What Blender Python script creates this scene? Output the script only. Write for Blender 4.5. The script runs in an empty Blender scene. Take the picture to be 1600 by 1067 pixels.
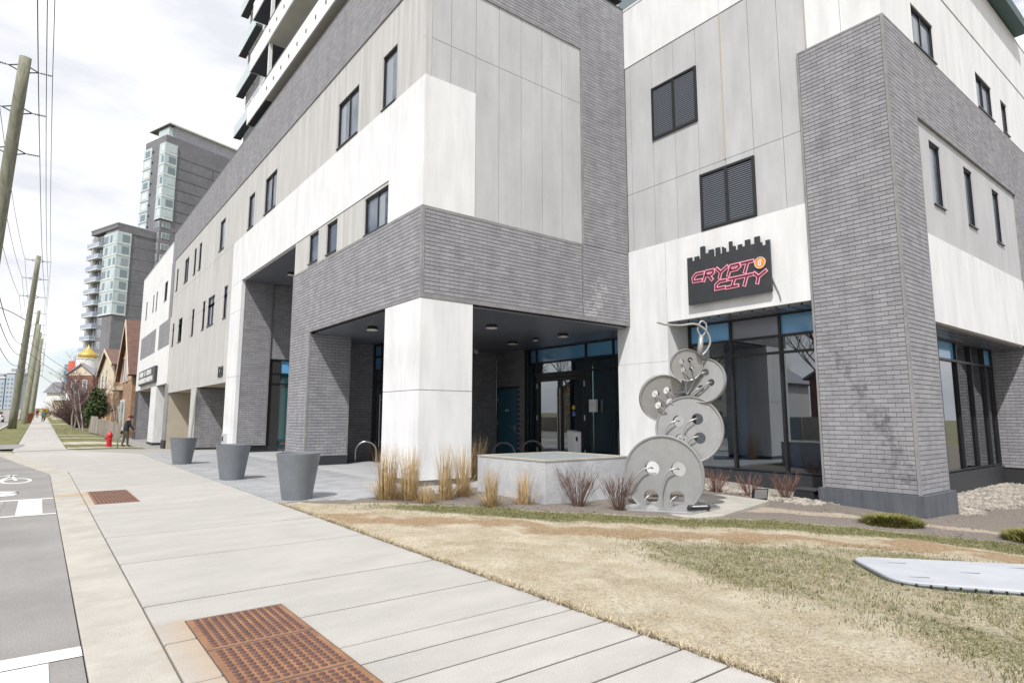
import bpy, bmesh, math, random
import numpy as np
from mathutils import Vector, Matrix, noise as mnoise
random.seed(7); rng = np.random.default_rng(7)
R = math.radians
S = bpy.context.scene
COL = S.collection

# ------------------------------------------------------------------ camera
cam_d = bpy.data.cameras.new('camera'); cam = bpy.data.objects.new('camera', cam_d); COL.objects.link(cam)
S.camera = cam
cam_d.sensor_width = 36.0; cam_d.sensor_fit = 'HORIZONTAL'
cam_d.lens = 942.05 / 1600 * 36.0
cam_d.clip_start = 0.05; cam_d.clip_end = 5000
YAW, PIT, ROL = R(37.866), R(7.256), R(0.104)
fw = Vector((math.sin(YAW) * math.cos(PIT), math.cos(YAW) * math.cos(PIT), math.sin(PIT)))
rt = Vector((math.cos(YAW), -math.sin(YAW), 0)); up = rt.cross(fw)
r2 = rt * math.cos(ROL) + up * math.sin(ROL); u2 = up * math.cos(ROL) - rt * math.sin(ROL)
m = Matrix((r2, u2, -fw)).transposed().to_4x4(); m.translation = Vector((0, 0, 1.6))
cam.matrix_world = m

# ------------------------------------------------------------------ sky
W = bpy.data.worlds.new('World'); S.world = W; W.use_nodes = True
nt = W.node_tree; nt.nodes.clear()
N = nt.nodes.new; Lk = nt.links.new
wo = N('ShaderNodeOutputWorld'); bg = N('ShaderNodeBackground'); bg.inputs['Strength'].default_value = 0.1
SUN = Vector((-1.0, -0.72, 1.65)).normalized()
sky = N('ShaderNodeTexSky'); sky.sky_type = 'NISHITA'; sky.sun_disc = False
sky.sun_elevation = math.asin(SUN.z); sky.sun_rotation = math.atan2(SUN.x, SUN.y) % (2 * math.pi)
sky.air_density = 1.0; sky.dust_density = 1.0
tc = N('ShaderNodeTexCoord'); mp = N('ShaderNodeMapping'); mp.inputs['Scale'].default_value = (1.0, 1.0, 3.0)
n1 = N('ShaderNodeTexNoise'); n1.inputs['Scale'].default_value = 2.1; n1.inputs['Detail'].default_value = 9; n1.inputs['Roughness'].default_value = 0.58
n2 = N('ShaderNodeTexNoise'); n2.inputs['Scale'].default_value = 3.7; n2.inputs['Detail'].default_value = 7; n2.inputs['Roughness'].default_value = 0.55
cr = N('ShaderNodeValToRGB'); cr.color_ramp.elements[0].position = 0.30; cr.color_ramp.elements[1].position = 0.44
cc = N('ShaderNodeValToRGB')
cc.color_ramp.elements[0].position = 0.36; cc.color_ramp.elements[0].color = (5.5, 5.65, 6.05, 1)
cc.color_ramp.elements[1].position = 0.60; cc.color_ramp.elements[1].color = (7.6, 7.7, 7.85, 1)
mx = N('ShaderNodeMix'); mx.data_type = 'RGBA'
Lk(tc.outputs['Generated'], mp.inputs['Vector'])
Lk(mp.outputs['Vector'], n1.inputs['Vector']); Lk(mp.outputs['Vector'], n2.inputs['Vector'])
Lk(n1.outputs['Fac'], cr.inputs['Fac']); Lk(n2.outputs['Fac'], cc.inputs['Fac'])
Lk(cr.outputs['Color'], mx.inputs['Factor']); Lk(sky.outputs['Color'], mx.inputs['A']); Lk(cc.outputs['Color'], mx.inputs['B'])
Lk(mx.outputs['Result'], bg.inputs['Color']); Lk(bg.outputs['Background'], wo.inputs['Surface'])

# ------------------------------------------------------------------ sun
sd = bpy.data.lights.new('sun', 'SUN'); sd.energy = 2.9; sd.angle = R(1.2); sd.color = (1.0, 0.975, 0.94)
so = bpy.data.objects.new('sun', sd); COL.objects.link(so); so.location = (-20, -10, 40)
so.rotation_euler = (-SUN).to_track_quat('-Z', 'Y').to_euler()

S.view_settings.view_transform = 'Standard'; S.view_settings.look = 'None'
S.view_settings.exposure = 0.62; S.view_settings.gamma = 1.0; S.view_settings.use_curve_mapping = False
S.render.engine = 'CYCLES'
S.cycles.use_denoising = True
S.cycles.max_bounces = 8; S.cycles.transparent_max_bounces = 16
S.cycles.caustics_reflective = False; S.cycles.caustics_refractive = False

# ------------------------------------------------------------------ materials
MATS = {}
def mat(name, col, rough=0.7, col2=None, scale=2.0, lo=0.35, hi=0.65, stretch=(1, 1, 1), bump=0.0, bscale=60.0,
        island=0.0, metal=0.0, spec=0.5, detail=6.0, fine=0.0, fscale=90.0, detail_rough=0.6, streak=0.0):
    M = bpy.data.materials.new(name); M.use_nodes = True; t = M.node_tree; b = t.nodes['Principled BSDF']
    b.inputs['Roughness'].default_value = rough; b.inputs['Metallic'].default_value = metal
    b.inputs['Specular IOR Level'].default_value = spec
    g = t.nodes.new('ShaderNodeNewGeometry'); mpn = t.nodes.new('ShaderNodeMapping'); mpn.inputs['Scale'].default_value = stretch
    t.links.new(g.outputs['Position'], mpn.inputs['Vector'])
    c = None
    if col2 is not None:
        nz = t.nodes.new('ShaderNodeTexNoise'); nz.inputs['Scale'].default_value = scale; nz.inputs['Detail'].default_value = detail
        nz.inputs['Roughness'].default_value = detail_rough
        t.links.new(mpn.outputs['Vector'], nz.inputs['Vector'])
        rp = t.nodes.new('ShaderNodeValToRGB'); rp.color_ramp.elements[0].position = lo; rp.color_ramp.elements[1].position = hi
        rp.color_ramp.elements[0].color = (*col2, 1); rp.color_ramp.elements[1].color = (*col, 1)
        t.links.new(nz.outputs['Fac'], rp.inputs['Fac']); c = rp.outputs['Color']
    else:
        rgb = t.nodes.new('ShaderNodeRGB'); rgb.outputs[0].default_value = (*col, 1); c = rgb.outputs[0]
    def vary(c, fac_socket, amt):
        mr = t.nodes.new('ShaderNodeMapRange'); mr.inputs['To Min'].default_value = 1 - amt; mr.inputs['To Max'].default_value = 1 + amt
        t.links.new(fac_socket, mr.inputs['Value'])
        mul = t.nodes.new('ShaderNodeMix'); mul.data_type = 'RGBA'; mul.blend_type = 'MULTIPLY'; mul.inputs['Factor'].default_value = 1
        t.links.new(c, mul.inputs['A']); t.links.new(mr.outputs['Result'], mul.inputs['B'])
        return mul.outputs['Result']
    if streak:
        ms_ = t.nodes.new('ShaderNodeMapping'); ms_.inputs['Scale'].default_value = (7, 7, 0.22); t.links.new(g.outputs['Position'], ms_.inputs['Vector'])
        nk = t.nodes.new('ShaderNodeTexNoise'); nk.inputs['Scale'].default_value = 1.0; nk.inputs['Detail'].default_value = 7; nk.inputs['Roughness'].default_value = .65
        t.links.new(ms_.outputs['Vector'], nk.inputs['Vector']); c = vary(c, nk.outputs['Fac'], streak)
    if fine:
        nf = t.nodes.new('ShaderNodeTexNoise'); nf.inputs['Scale'].default_value = fscale; nf.inputs['Detail'].default_value = 3
        t.links.new(g.outputs['Position'], nf.inputs['Vector']); c = vary(c, nf.outputs['Fac'], fine)
    if island:
        oi = t.nodes.new('ShaderNodeObjectInfo')
        ad = t.nodes.new('ShaderNodeMath'); ad.operation = 'ADD'
        t.links.new(g.outputs['Random Per Island'], ad.inputs[0]); t.links.new(oi.outputs['Random'], ad.inputs[1])
        fr = t.nodes.new('ShaderNodeMath'); fr.operation = 'FRACT'; t.links.new(ad.outputs[0], fr.inputs[0])
        c = vary(c, fr.outputs[0], island)
    t.links.new(c, b.inputs['Base Color'])
    if bump:
        nb = t.nodes.new('ShaderNodeTexNoise'); nb.inputs['Scale'].default_value = bscale; nb.inputs['Detail'].default_value = 5
        t.links.new(g.outputs['Position'], nb.inputs['Vector'])
        bp = t.nodes.new('ShaderNodeBump'); bp.inputs['Strength'].default_value = bump; bp.inputs['Distance'].default_value = 0.02
        t.links.new(nb.outputs['Fac'], bp.inputs['Height']); t.links.new(bp.outputs['Normal'], b.inputs['Normal'])
    MATS[name] = M
    return M

mat('white_concrete', (0.755, 0.757, 0.76), 0.75, (0.64, 0.642, 0.645), 1.3, 0.28, 0.62, (2.2, 2.2, 0.45), bump=0.12, bscale=25, fine=0.05, streak=.07)
mat('grey_concrete', (0.50, 0.503, 0.512), 0.78, (0.415, 0.417, 0.425), 1.1, 0.3, 0.68, (1.6, 1.6, 0.5), bump=0.12, bscale=25, fine=0.05, streak=.09)
mat('warm_concrete', (0.55, 0.54, 0.52), 0.78, (0.42, 0.413, 0.40), 1.5, 0.3, 0.66, (3.0, 3.0, 0.22), bump=0.12, bscale=25, fine=0.05, streak=.14)
mat('brick', (0.315, 0.312, 0.328), 0.85, (0.245, 0.243, 0.26), 1.3, 0.30, 0.70, (2.2, 2.2, 0.55), island=0.11, bump=0.10, bscale=55, fine=0.16, fscale=45)
mat('mortar', (0.06, 0.06, 0.064), 0.9)
mat('brick_trim', (0.29, 0.285, 0.29), 0.8, (0.21, 0.208, 0.213), 3.0, bump=0.2, bscale=40)
mat('plinth', (0.055, 0.063, 0.08), 0.6, (0.11, 0.12, 0.135), 2.0, 0.35, 0.75, (3, 3, 0.4), bump=0.1)
mat('dark_plinth', (0.028, 0.030, 0.036), 0.6)
mat('black_frame', (0.018, 0.019, 0.022), 0.38)
mat('joint_sealant', (0.46, 0.40, 0.31), 0.8)
mat('soffit_metal', (0.27, 0.285, 0.325), 0.30, metal=0.45)
mat('dark_void', (0.03, 0.03, 0.032), 0.9)
mat('white_metal', (0.75, 0.76, 0.76), 0.45)
mat('steel', (0.35, 0.35, 0.35), 0.42, (0.31, 0.31, 0.31), 7, metal=0.35, bump=0.05, bscale=90)
mat('polished_steel', (0.55, 0.55, 0.55), 0.28, metal=0.8)
mat('thread_steel', (0.40, 0.40, 0.39), 0.35, metal=0.5)
mat('grey_planter', (0.185, 0.20, 0.22), 0.5, (0.16, 0.175, 0.195), 5)
mat('teal_door', (0.05, 0.17, 0.24), 0.45)
mat('lamp_white', (0.72, 0.70, 0.66), 0.5)
mat('sidewalk', (0.435, 0.416, 0.39), 0.9, (0.345, 0.331, 0.312), 0.9, 0.3, 0.7, (1, 2.2, 1), bump=0.3, bscale=70, fine=0.22, fscale=70, island=0.05, detail=9, detail_rough=0.68)
mat('gutter', (0.46, 0.435, 0.39), 0.9, (0.32, 0.30, 0.265), 1.6, 0.3, 0.7, bump=0.3, bscale=70, fine=0.22, fscale=70, detail=9, detail_rough=0.68)
mat('asphalt', (0.29, 0.278, 0.27), 0.92, (0.215, 0.206, 0.20), 0.8, 0.3, 0.7, bump=0.5, bscale=110, fine=0.4, fscale=120)
mat('road_paint', (0.72, 0.71, 0.68), 0.7, (0.52, 0.51, 0.49), 6, 0.3, 0.5, fine=0.15)
mat('worn_paint', (0.36, 0.35, 0.34), 0.8, (0.18, 0.175, 0.17), 5, 0.42, 0.58, fine=0.15)
mat('paver', (0.335, 0.34, 0.35), 0.85, (0.26, 0.265, 0.275), 2.5, 0.3, 0.7, bump=0.3, bscale=50, fine=0.15, island=0.10)
mat('lobby_floor', (0.43, 0.435, 0.445), 0.6, (0.36, 0.365, 0.37), 1.5, bump=0.1)
mat('planter_concrete', (0.50, 0.51, 0.53), 0.85, (0.36, 0.37, 0.39), 2.2, 0.25, 0.6, bump=0.5, bscale=22, fine=0.12)
mat('grey_gravel', (0.30, 0.33, 0.33), 0.9, (0.16, 0.18, 0.18), 30, 0.35, 0.65, bump=0.8, bscale=45)
mat('rust_iron', (0.305, 0.155, 0.08), 0.85, (0.175, 0.088, 0.05), 3.5, 0.3, 0.7, bump=0.3, bscale=60, fine=0.3, fscale=40)
mat('rust_dome', (0.125, 0.062, 0.05), 0.55, (0.085, 0.045, 0.04), 9, fine=0.2)
mat('board', (0.43, 0.445, 0.475), 0.7, (0.385, 0.40, 0.43), 2.5, bump=0.15, bscale=80, fine=0.05)
mat('board_edge', (0.055, 0.065, 0.06), 0.7)
mat('straw', (0.50, 0.40, 0.235), 0.8, (0.36, 0.27, 0.14), 14, island=0.25)
mat('straw_blade', (0.49, 0.425, 0.31), 0.8, (0.33, 0.26, 0.155), 6, island=0.30)
mat('reed_blade', (0.52, 0.385, 0.205), 0.8, (0.38, 0.27, 0.13), 6, island=0.30)
mat('green_blade', (0.115, 0.125, 0.042), 0.75, (0.185, 0.17, 0.075), 5, island=0.35)
mat('twig', (0.19, 0.12, 0.095), 0.8, (0.12, 0.075, 0.065), 9, island=0.3)
mat('red_twig', (0.23, 0.125, 0.095), 0.8, (0.15, 0.085, 0.065), 9, island=0.3)
mat('juniper', (0.20, 0.185, 0.035), 0.8, (0.10, 0.10, 0.025), 7, island=0.35)
mat('cedar', (0.075, 0.105, 0.028), 0.8, (0.035, 0.055, 0.018), 3, island=0.4)
mat('bark', (0.20, 0.16, 0.13), 0.9, (0.12, 0.095, 0.08), 8)
mat('pale_bark', (0.42, 0.38, 0.34), 0.9, (0.28, 0.25, 0.22), 8)
mat('purple_twig', (0.20, 0.13, 0.125), 0.85, (0.13, 0.085, 0.085), 6, island=0.3)
mat('stone', (0.36, 0.325, 0.28), 0.85, (0.22, 0.20, 0.17), 4, island=0.35, bump=0.2)
mat('mulch_chip', (0.12, 0.10, 0.088), 0.9, (0.22, 0.185, 0.16), 9, island=0.45)
mat('pole_wood', (0.27, 0.275, 0.205), 0.9, (0.17, 0.165, 0.125), 2.0, 0.35, 0.65, (4, 4, 0.4), bump=0.4, bscale=30, fine=0.2, fscale=25)
mat('wire', (0.05, 0.05, 0.055), 0.6)
mat('insulator', (0.22, 0.22, 0.23), 0.4)
mat('sign_black', (0.030, 0.033, 0.038), 0.5, (0.04, 0.043, 0.048), 3)
mat('neon_pink', (0.90, 0.36, 0.47), 0.5)
mat('maroon', (0.12, 0.018, 0.04), 0.5)
mat('coin_orange', (0.82, 0.26, 0.035), 0.5)
mat('white_paint', (0.80, 0.80, 0.79), 0.5)
mat('hydrant_red', (0.52, 0.018, 0.022), 0.4)
mat('far_brick', (0.20, 0.197, 0.213), 0.85, (0.15, 0.148, 0.163), 0.22, 0.3, 0.7, fine=0.25, fscale=1.2)
mat('far_glass', (0.52, 0.60, 0.61), 0.2, (0.43, 0.51, 0.53), 0.25, spec=0.6)
mat('far_pane', (0.16, 0.21, 0.23), 0.08, spec=0.8)
mat('far_white', (0.66, 0.67, 0.67), 0.7)
mat('roof_grey', (0.27, 0.27, 0.30), 0.8)
mat('tan_siding', (0.64, 0.55, 0.42), 0.85, (0.56, 0.48, 0.36), 1.5)
mat('tan_brick', (0.50, 0.33, 0.205), 0.9, (0.33, 0.20, 0.12), 2.0, 0.35, 0.65, fine=0.35, fscale=6, island=0.2)
mat('red_brick', (0.24, 0.115, 0.085), 0.9, (0.17, 0.08, 0.06), 2.0, fine=0.3, fscale=6)
mat('brown_roof', (0.155, 0.085, 0.065), 0.9, (0.11, 0.06, 0.048), 2, fine=0.2, fscale=5)
mat('gold', (0.56, 0.40, 0.11), 0.45, (0.46, 0.32, 0.08), 1.0, metal=0.35)
mat('church_white', (0.74, 0.73, 0.70), 0.8)
mat('orange_red', (0.62, 0.12, 0.07), 0.7)
mat('far_blue', (0.13, 0.24, 0.38), 0.5)
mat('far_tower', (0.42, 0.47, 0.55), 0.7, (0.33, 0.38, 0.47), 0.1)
mat('fence_wood', (0.36, 0.32, 0.28), 0.9, (0.25, 0.22, 0.19), 5, stretch=(1, 1, 0.3), island=0.2)
mat('beige_wall', (0.50, 0.45, 0.36), 0.85, (0.43, 0.39, 0.31), 1.5)
mat('skin', (0.50, 0.30, 0.21), 0.6); mat('dark_cloth', (0.022, 0.026, 0.038), 0.9); mat('olive_cloth', (0.085, 0.085, 0.06), 0.9)
mat('maroon_cloth', (0.14, 0.02, 0.035), 0.9); mat('teal_cloth', (0.06, 0.22, 0.27), 0.9); mat('shoe', (0.03, 0.03, 0.03), 0.7)
mat('car_white', (0.72, 0.73, 0.74), 0.25); mat('tyre', (0.02, 0.02, 0.02), 0.8); mat('car_glass', (0.02, 0.025, 0.03), 0.06, spec=0.8)
mat('tail_red', (0.4, 0.02, 0.02), 0.3)
mat('yellow', (0.62, 0.42, 0.02), 0.6); mat('bin_rust', (0.24, 0.075, 0.045), 0.8)
mat('bench_wood', (0.20, 0.055, 0.035), 0.6)
mat('sticker_yellow', (0.72, 0.55, 0.05), 0.5); mat('sticker_blue', (0.04, 0.13, 0.45), 0.5)
mat('inner_wall', (0.62, 0.68, 0.72), 0.85, (0.54, 0.60, 0.64), 0.6); mat('inner_floor', (0.22, 0.24, 0.26), 0.4)
mat('tower_panel', (0.40, 0.40, 0.45), 0.8, (0.34, 0.34, 0.38), 0.6)
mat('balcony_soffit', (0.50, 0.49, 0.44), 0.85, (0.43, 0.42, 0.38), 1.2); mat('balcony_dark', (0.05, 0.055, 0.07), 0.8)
mat('canopy_green', (0.055, 0.10, 0.10), 0.6)
mat('pale_teal', (0.70, 0.82, 0.83), 0.6)
mat('blue_transom', (0.15, 0.42, 0.74), 0.06, (0.19, 0.47, 0.78), 0.7, spec=0.9)  # blue-tinted panes, with the sky's reflection put into the base colour
mat('window_glass', (0.055, 0.072, 0.10), 0.04, (0.13, 0.155, 0.195), 0.55, 0.45, 0.55, spec=0.9)  # blue-grey reflections painted into the pane colour as paler patches
mat('blind', (0.27, 0.30, 0.33), 0.3, spec=0.7)
mat('teal_glass', (0.02, 0.075, 0.08), 0.05, spec=0.8)

def glass_mat(name, tint, base=0.05):
    M = bpy.data.materials.new(name); M.use_nodes = True; t = M.node_tree; t.nodes.clear()
    o = t.nodes.new('ShaderNodeOutputMaterial'); tr = t.nodes.new('ShaderNodeBsdfTransparent'); gl = t.nodes.new('ShaderNodeBsdfGlossy')
    tr.inputs['Color'].default_value = (*tint, 1); gl.inputs['Roughness'].default_value = 0.0
    lw = t.nodes.new('ShaderNodeLayerWeight'); lw.inputs['Blend'].default_value = 0.5
    pw = t.nodes.new('ShaderNodeMath'); pw.operation = 'POWER'; pw.inputs[1].default_value = 3.2
    mr = t.nodes.new('ShaderNodeMapRange'); mr.inputs['To Min'].default_value = base; mr.inputs['To Max'].default_value = 0.9
    ms = t.nodes.new('ShaderNodeMixShader')
    t.links.new(lw.outputs['Facing'], pw.inputs[0]); t.links.new(pw.outputs[0], mr.inputs['Value']); t.links.new(mr.outputs['Result'], ms.inputs['Fac'])
    t.links.new(tr.outputs[0], ms.inputs[1]); t.links.new(gl.outputs[0], ms.inputs[2]); t.links.new(ms.outputs[0], o.inputs['Surface'])
    MATS[name] = M
glass_mat('clear_glass', (0.31, 0.45, 0.55), 0.25); glass_mat('entry_glass', (0.72, 0.87, 0.92), 0.20)

def noise_patches(name, spots):
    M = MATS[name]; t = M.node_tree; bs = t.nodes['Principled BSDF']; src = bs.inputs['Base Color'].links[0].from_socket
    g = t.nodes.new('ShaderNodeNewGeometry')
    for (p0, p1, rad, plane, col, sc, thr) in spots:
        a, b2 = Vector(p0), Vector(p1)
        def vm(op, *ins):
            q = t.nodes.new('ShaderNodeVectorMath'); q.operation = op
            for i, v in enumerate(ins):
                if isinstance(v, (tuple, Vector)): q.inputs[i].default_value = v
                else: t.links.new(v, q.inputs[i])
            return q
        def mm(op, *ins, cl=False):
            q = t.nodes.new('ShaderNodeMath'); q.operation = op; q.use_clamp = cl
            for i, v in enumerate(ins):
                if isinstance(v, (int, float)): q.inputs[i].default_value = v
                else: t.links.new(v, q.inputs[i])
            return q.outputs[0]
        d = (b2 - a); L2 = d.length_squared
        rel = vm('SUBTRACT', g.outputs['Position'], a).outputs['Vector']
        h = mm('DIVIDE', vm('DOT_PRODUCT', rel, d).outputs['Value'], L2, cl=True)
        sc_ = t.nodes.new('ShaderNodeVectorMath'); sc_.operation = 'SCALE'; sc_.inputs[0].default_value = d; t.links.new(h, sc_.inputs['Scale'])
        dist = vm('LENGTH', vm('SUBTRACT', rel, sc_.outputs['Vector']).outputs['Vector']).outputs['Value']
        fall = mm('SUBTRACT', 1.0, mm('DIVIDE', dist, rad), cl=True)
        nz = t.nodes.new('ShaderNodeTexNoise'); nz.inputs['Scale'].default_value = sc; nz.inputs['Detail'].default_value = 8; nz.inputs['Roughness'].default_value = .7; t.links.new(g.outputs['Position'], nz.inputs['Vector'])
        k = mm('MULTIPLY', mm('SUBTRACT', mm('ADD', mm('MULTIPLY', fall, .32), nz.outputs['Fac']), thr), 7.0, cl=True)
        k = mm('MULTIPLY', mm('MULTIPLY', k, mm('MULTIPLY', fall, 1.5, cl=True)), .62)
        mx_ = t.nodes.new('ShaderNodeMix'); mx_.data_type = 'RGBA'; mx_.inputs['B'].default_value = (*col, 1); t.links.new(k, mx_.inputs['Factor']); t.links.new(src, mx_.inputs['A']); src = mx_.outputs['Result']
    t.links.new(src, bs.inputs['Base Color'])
noise_patches('brick', [((14.79, 6.45, 3.0), (14.79, 5.65, 1.5), .85, 0, (.10, .09, .10), 5.5, .76), ((14.79, 5.65, 1.6), (14.79, 5.25, .35), .75, 0, (.10, .09, .10), 5.0, .73),  # dark branching smudges on the pillar; pale efflorescence on the corner band
                 ((13.1, 12.85, 4.7), (13.5, 12.85, 5.6), .9, 0, (.50, .49, .50), 6.0, .70), ((8.9, 8.0, 12.0), (8.9, 8.0, 13.0), .5, 0, (.45, .45, .45), 6.0, .7)])
# ------------------------------------------------------------------ mesh helpers
WL = {}                                           # world location of every Empty
def tag(o, label=None, cat=None, group=None, kind=None):
    if label: o['label'] = label
    if cat: o['category'] = cat
    if group: o['group'] = group
    if kind: o['kind'] = kind
    return o
def thing(name, label, cat, loc=(0, 0, 0), group=None):
    o = bpy.data.objects.new(name, None); COL.objects.link(o); o.empty_display_size = 0.2
    o.location = loc; WL[o.name] = Vector(loc)
    return tag(o, label, cat, group)
class Pl:                                         # a wall plane: u along the wall, v up, d out of the wall
    def __init__(s, O, U, Nn): s.O = Vector(O); s.U = Vector(U); s.N = Vector(Nn)
    def p(s, u, v, d=0.0):
        q = s.O + s.U * u + s.N * d; return (q.x, q.y, q.z + v)
class MB:
    def __init__(s): s.v = []; s.f = []; s.m = []; s.cur = 0
    def quad(s, a, b, c, d):
        n = len(s.v); s.v += [a, b, c, d]; s.f.append((n, n + 1, n + 2, n + 3)); s.m.append(s.cur)
    def poly(s, pts):
        n = len(s.v); s.v += list(pts); s.f.append(tuple(range(n, n + len(pts)))); s.m.append(s.cur)
    def hexa(s, p):                               # p: 8 points, bottom 4 then top 4
        n = len(s.v); s.v += [tuple(q) for q in p]
        for f in ((0, 3, 2, 1), (4, 5, 6, 7), (0, 1, 5, 4), (1, 2, 6, 5), (2, 3, 7, 6), (3, 0, 4, 7)):
            s.f.append(tuple(n + i for i in f)); s.m.append(s.cur)
    def box(s, x0, x1, y0, y1, z0, z1):
        s.hexa([(x0, y0, z0), (x1, y0, z0), (x1, y1, z0), (x0, y1, z0), (x0, y0, z1), (x1, y0, z1), (x1, y1, z1), (x0, y1, z1)]); return s
    def pbox(s, P, u0, u1, v0, v1, d0, d1):
        s.hexa([P.p(u0, v0, d0), P.p(u1, v0, d0), P.p(u1, v0, d1), P.p(u0, v0, d1), P.p(u0, v1, d0), P.p(u1, v1, d0), P.p(u1, v1, d1), P.p(u0, v1, d1)]); return s
    def obox(s, c, ax, ay, az):                   # centre and three half-axis vectors
        c = Vector(c); ax, ay, az = Vector(ax), Vector(ay), Vector(az)
        s.hexa([c - ax - ay - az, c + ax - ay - az, c + ax + ay - az, c - ax + ay - az, c - ax - ay + az, c + ax - ay + az, c + ax + ay + az, c - ax + ay + az]); return s
    def prism(s, pts, f0, f1):                    # pts 2-D, f0/f1 map (a,b) to 3-D on the two faces
        n = len(s.v); k = len(pts)
        s.v += [f0(*p) for p in pts] + [f1(*p) for p in pts]
        s.f.append(tuple(range(n + k - 1, n - 1, -1))); s.f.append(tuple(range(n + k, n + 2 * k))); s.m += [s.cur] * 2
        for i in range(k):
            j = (i + 1) % k; s.f.append((n + i, n + j, n + k + j, n + k + i)); s.m.append(s.cur)
        return s
    def tube(s, pts, r, n=8, cap=True):
        pts = [Vector(p) for p in pts]; rs = r if isinstance(r, (list, tuple)) else [r] * len(pts)
        base = len(s.v); prev = None
        for i, p in enumerate(pts):
            t = (pts[min(i + 1, len(pts) - 1)] - pts[max(i - 1, 0)])
            t = t.normalized() if t.length > 1e-9 else Vector((0, 0, 1))
            if prev is None:
                a = Vector((0, 0, 1)) if abs(t.z) < 0.9 else Vector((1, 0, 0)); x = t.cross(a).normalized()
            else:
                x = prev - t * prev.dot(t); x = x.normalized() if x.length > 1e-6 else t.orthogonal().normalized()
            prev = x; y = t.cross(x)
            for k in range(n):
                a = 2 * math.pi * k / n; q = p + (x * math.cos(a) + y * math.sin(a)) * rs[i]; s.v.append((q.x, q.y, q.z))
        for i in range(len(pts) - 1):
            for k in range(n):
                j = (k + 1) % n; b0 = base + i * n; b1 = b0 + n
                s.f.append((b0 + k, b0 + j, b1 + j, b1 + k)); s.m.append(s.cur)
        if cap:
            s.f.append(tuple(base + k for k in range(n - 1, -1, -1))); s.m.append(s.cur)
            e = base + (len(pts) - 1) * n; s.f.append(tuple(e + k for k in range(n))); s.m.append(s.cur)
        return s
    def lathe(s, prof, c, n=24):
        b = len(s.v)
        for (r, z) in prof:
            for k in range(n):
                a = 2 * math.pi * k / n; s.v.append((c[0] + r * math.cos(a), c[1] + r * math.sin(a), c[2] + z))
        for i in range(len(prof) - 1):
            for k in range(n):
                j = (k + 1) % n; s.f.append((b + i * n + k, b + i * n + j, b + (i + 1) * n + j, b + (i + 1) * n + k)); s.m.append(s.cur)
        return s
    def build(s, name, mats, parent=None, smooth=False, **kw):
        if isinstance(mats, str): mats = [mats]
        off = WL.get(parent.name, Vector((0, 0, 0))) if parent else Vector((0, 0, 0))
        me = bpy.data.meshes.new(name)
        me.from_pydata([(v[0] - off.x, v[1] - off.y, v[2] - off.z) for v in s.v], [], s.f)
        for mm in mats: me.materials.append(MATS[mm])
        if len(mats) > 1: me.polygons.foreach_set('material_index', s.m)
        if smooth: me.polygons.foreach_set('use_smooth', [True] * len(me.polygons))
        me.update()
        o = bpy.data.objects.new(name, me); COL.objects.link(o)
        if parent: o.parent = parent; WL[o.name] = off.copy()
        else: WL[o.name] = Vector((0, 0, 0))
        return tag(o, **kw)
def inst(name, mesh, loc, parent, rot=None):      # one more copy of a piece, sharing its mesh
    o = bpy.data.objects.new(name, mesh); COL.objects.link(o); o.parent = parent
    o.location = Vector(loc) - WL[parent.name]
    if rot: o.rotation_euler = rot
    return o
def mesh_only(mb, name, mats):
    me = bpy.data.meshes.new(name); me.from_pydata(mb.v, [], mb.f)
    for mm in ([mats] if isinstance(mats, str) else mats): me.materials.append(MATS[mm])
    me.update(); return me
def smooth_angle(o, deg=35):
    me = o.data; bm = bmesh.new(); bm.from_mesh(me); bmesh.ops.remove_doubles(bm, verts=bm.verts, dist=1e-5)
    bmesh.ops.recalc_face_normals(bm, faces=bm.faces)
    for e in bm.edges:
        e.smooth = len(e.link_faces) == 2 and e.calc_face_angle(0) < R(deg)
    for f in bm.faces: f.smooth = True
    bm.to_mesh(me); bm.free()
def np_mesh(name, verts, faces, mats, mi=None, parent=None, **kw):
    off = WL.get(parent.name, Vector((0, 0, 0))) if parent else Vector((0, 0, 0))
    verts = np.asarray(verts, np.float32) - np.array(off, np.float32); faces = np.asarray(faces, np.int32); k = faces.shape[1]
    me = bpy.data.meshes.new(name); me.vertices.add(len(verts)); me.vertices.foreach_set('co', verts.ravel())
    me.loops.add(faces.size); me.loops.foreach_set('vertex_index', faces.ravel())
    me.polygons.add(len(faces)); me.polygons.foreach_set('loop_start', np.arange(0, faces.size, k, dtype=np.int32))
    try: me.polygons.foreach_set('loop_total', np.full(len(faces), k, np.int32))
    except Exception: pass
    for mm in ([mats] if isinstance(mats, str) else mats): me.materials.append(MATS[mm])
    me.polygons.foreach_set('use_smooth', np.zeros(len(faces), bool))
    if mi is not None: me.polygons.foreach_set('material_index', np.asarray(mi, np.int32))
    me.update(calc_edges=True); me.validate()
    o = bpy.data.objects.new(name, me); COL.objects.link(o)
    if parent: o.parent = parent
    WL[o.name] = off.copy()
    return tag(o, **kw)
def curve(pts, n=10):                             # Catmull-Rom through pts
    P = [Vector(p) for p in pts]; P = [P[0] * 2 - P[1]] + P + [P[-1] * 2 - P[-2]]; out = []
    for i in range(1, len(P) - 2):
        for k in range(n):
            t = k / n; a, b, c, d = P[i - 1:i + 3]
            out.append(0.5 * ((2 * b) + (c - a) * t + (2 * a - 5 * b + 4 * c - d) * t * t + (3 * b - a - 3 * c + d) * t ** 3))
    return out + [P[-2]]
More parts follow.
